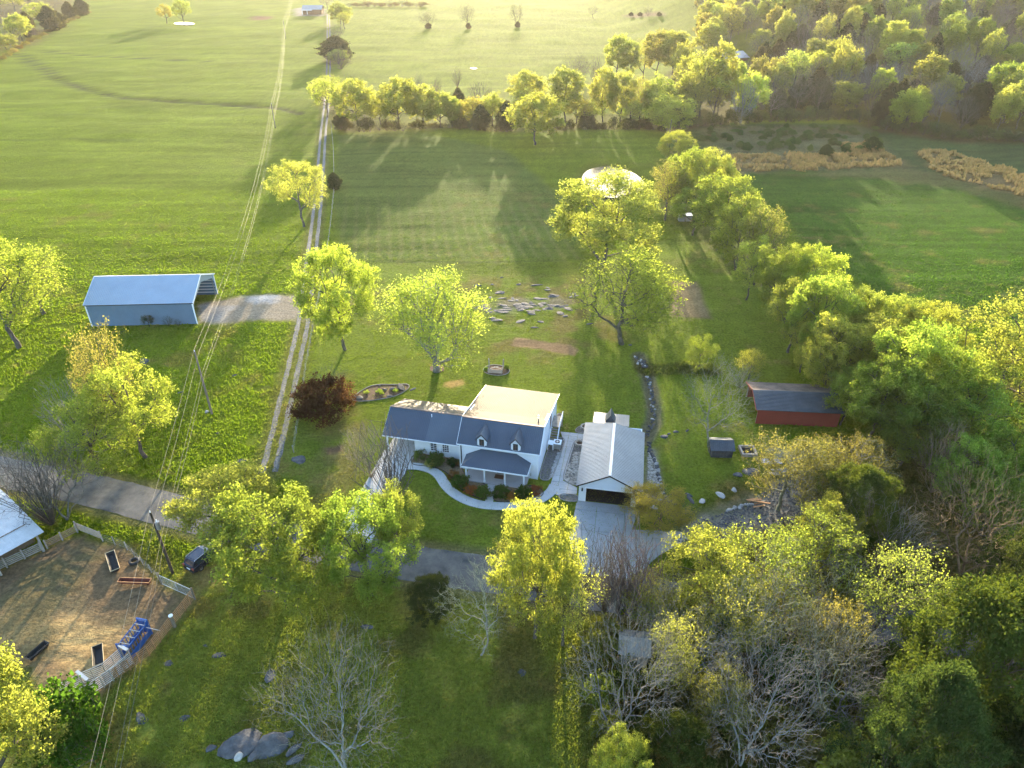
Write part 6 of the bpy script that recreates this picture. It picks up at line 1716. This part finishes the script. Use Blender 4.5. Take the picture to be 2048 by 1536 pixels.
# ------------------------------------------------------------------ parked car
def car():
    r0 = Vector(at(380, 1146)); f0 = Vector(at(438, 1100)); d = (f0 - r0).normalized(); L = 4.8
    paint = material('dark_blue_paint', (0.012, 0.016, 0.035), 0.22, 0.3, var=.05, spec=.6, coat=.6)
    o = root('parked_car', r0.x, r0.y, .03, math.atan2(d.y, d.x), 'dark blue estate car with roof rails parked under the tree by the utility pole', 'car')
    W = 1.85
    prof = [(0.05, .42), (0.0, .62), (.04, .98), (.22, 1.06), (3.2, 1.06), (4.45, .92), (4.75, .74), (4.8, .45), (4.6, .30), (.2, .30)]
    def loft(sections):
        m = MB(); n = len(sections[0]); vs = [p for s in sections for p in s]; fs = []
        for i in range(len(sections) - 1):
            for k in range(n): fs.append((i * n + k, i * n + (k + 1) % n, (i + 1) * n + (k + 1) % n, (i + 1) * n + k))
        fs += [tuple(range(n - 1, -1, -1)), tuple(range((len(sections) - 1) * n, len(sections) * n))]
        return m.add(vs, fs)
    cx = sum(p[0] for p in prof) / len(prof)
    body = loft([[(cx + (p[0] - cx) * s, y, .3 + (p[1] - .3) * t) for p in prof] for y, s, t in ((-W / 2, .95, .92), (-W / 2 + .08, 1, 1), (W / 2 - .08, 1, 1), (W / 2, .95, .92))])
    body.build('body', paint, o, False)
    top = [(.18, 1.05), (.42, 1.60), (.7, 1.68), (2.2, 1.69), (2.6, 1.62), (3.45, 1.05)]
    cab = loft([[(1.7 + (p[0] - 1.7) * s, y * (1 - .16 * max(0, (p[1] - 1.05) / .64)), p[1]) for p in top] for y, s in ((-W / 2 + .06, 1), (W / 2 - .06, 1))])
    cab.build('cabin', paint, o)
    for s in (-1, 1):
        yb = s * (W / 2 - .05); yt = s * (W / 2 - .06) * .87
        for x0, x1, a0, a1 in ((.62, 1.45, .70, 1.45), (1.53, 2.35, 1.53, 2.28), (2.42, 3.05, 2.36, 2.52)):
            MB().plate([(x0, yb * 1.0, 1.12), (x1, yb, 1.12), (a1, yt * 1.01, 1.56), (a0, yt * 1.01, 1.56)][::-s], .02).build('side_window', glassM, o)
        MB().tube([(.5, s * .70, 1.66), (.6, s * .70, 1.75), (2.2, s * .70, 1.76), (2.35, s * .70, 1.66)], .025, 6).build('roof_rail', chromeM, o)
        MB().box(4.55, s * .62 - .2, .66, 4.80, s * .62 + .2, .80).build('headlight', trimM, o)
        MB().box(-.02, s * .74 - .14, .74, .12, s * .74 + .14, 1.0).build('tail_light', redM, o)
        MB().box(2.75, s * (W / 2 + .08) - .09, 1.05, 2.95, s * (W / 2 + .08) + .09, 1.2).build('wing_mirror', paint, o)
        for x in (.9, 3.85):
            wh = MB().tube([(x, s * (W / 2 - .02), .34), (x, s * (W / 2 - .24), .34)], .34, 18).build('wheel', rubberM, o)
            MB().tube([(x, s * (W / 2), .34), (x, s * (W / 2 - .03), .34)], .20, 12).build('rim', chromeM, wh)
    MB().plate([(2.64, -.68, 1.60), (2.64, .68, 1.60), (3.46, .80, 1.08), (3.46, -.80, 1.08)][::-1], .02).build('windscreen', glassM, o)
    MB().plate([(.15, -.78, 1.12), (.15, .78, 1.12), (.38, .68, 1.56), (.38, -.68, 1.56)][::-1], .02).build('rear_window', glassM, o)
    MB().box(-.04, -.26, .62, .02, .26, .75).build('number_plate', trimM, o)
    MB().box(-.06, -.8, .36, .10, .8, .52).build('rear_bumper', blackM, o)
car()
x, y = at(436, 1106)
o = root('mailbox', x, y, 0, R(40), 'small grey mailbox on a post beside the parked car', 'mailbox')
MB().box(-.06, -.06, 0, .06, .06, 1.05).build('post', poleM, o); MB().box(-.25, -.1, 1.05, .25, .1, 1.2).tube([(-.25, 0, 1.2), (.25, 0, 1.2)], .1, 10).build('box', pipeM, o)

# ------------------------------------------------------------------ power line
def util_pole(u, v, vtop, label, mat, arm=.0, transformer=False, low=None):
    x, y = at(u, v); g = H1(x, y); h_ = height_at(vtop, y) - g
    o = root('utility_pole', x, y, None, 0, label, 'utility pole')
    MB().tube([(0, 0, -.3), (0, 0, h_)], [.17, .11], 10).build('shaft', mat, o)
    MB().tube([(0, 0, h_), (0, 0, h_ + .22)], .05, 8).build('insulator', trimM, o)
    if transformer:
        t = MB().tube([(.32, 0, h_ - 2.3), (.32, 0, h_ - 1.3)], .24, 14).build('transformer', galvM, o)
        MB().tube([(.32, 0, h_ - 1.3), (.32, 0, h_ - 1.0)], .05, 8).build('bushing', trimM, t)
    MB().beam((-.05, 0, h_ - 3.5), (.22, 0, h_ - 3.5), .07).build('bracket', blackM, o)
    return Vector((x, y, g)), h_
pl = []
pl.append(util_pole(345, 1145, 1025, 'dark utility pole with grey transformer beside the parked car', poleD, transformer=True))
pl.append(util_pole(424, 828, 703, 'grey wooden utility pole in the pasture below the blue barn', poleM))
pl.append(util_pole(551, 256, 208, 'utility pole in the large left field where the ditch meets the drive', poleM))
pl.append(util_pole(572, 78, 42, 'far utility pole near the top of the left field', poleM))
pl.append((Vector((*at(590, -25), 0)), 10.0))
pl.insert(0, (pl[0][0] * 2 - pl[1][0] + Vector((1.5, 1.0, 0)), 9.0))
def wire(off, dz, sag, label):
    m = MB()
    for i in range(len(pl) - 1):
        (a, ha), (b, hb_) = pl[i], pl[i + 1]
        n = 16; L = (b - a).length; s_ = sag * L * L / 900
        pts = [a.lerp(b, k / n) + Vector((off, 0, (ha + (hb_ - ha) * k / n) + dz - min(s_, 4.0) * 4 * (k / n) * (1 - k / n))) for k in range(n + 1)]
        m.tube(pts, .011 if L < 60 else .010, 4, False)
    o = m.build('power_wire', wireM); tag(o, label, 'power wire', 'wires of the power line')
wireM = material('aluminium_wire', (.22, .20, .16), .65, .2, var=.05)
wire(-.05, .2, .22, 'upper power wire strung from pole top to pole top'); wire(.55, -.1, .25, 'power wire just right of the upper one')
wire(.25, -3.4, .2, 'lower power wire on the pole brackets'); wire(.6, -3.55, .22, 'lowest power wire beside the bracket wire')
x, y = at(1332, 305); h_ = height_at(240, y)
o = root('utility_pole', x, y, None, 0, 'slim grey pole standing at the pond end of the hedgerow', 'utility pole')
MB().tube([(0, 0, 0), (.6, 0, h_)], [.14, .09], 8).build('shaft', poleM, o); MB().tube([(.6, 0, h_), (.6, 0, h_ + .2)], .05, 6).build('insulator', trimM, o)

# ------------------------------------------------------------------ haze over the fields
def haze():
    m = bpy.data.materials.new('haze_air'); m.use_nodes = True
    n = m.node_tree.nodes; l = m.node_tree.links; n.remove(n['Principled BSDF'])
    pv = n.new('ShaderNodeVolumePrincipled'); pv.inputs['Density'].default_value = 0.00005; pv.inputs['Anisotropy'].default_value = 0.5
    pv.inputs['Color'].default_value = (1.0, .97, .90, 1)
    l.new(pv.outputs[0], n['Material Output'].inputs['Volume'])
    o = MB().box(-2700, -500, -4, 2700, 4300, 130).build('haze', m)
    tag(o, kind='stuff'); return o
HAZE = haze()
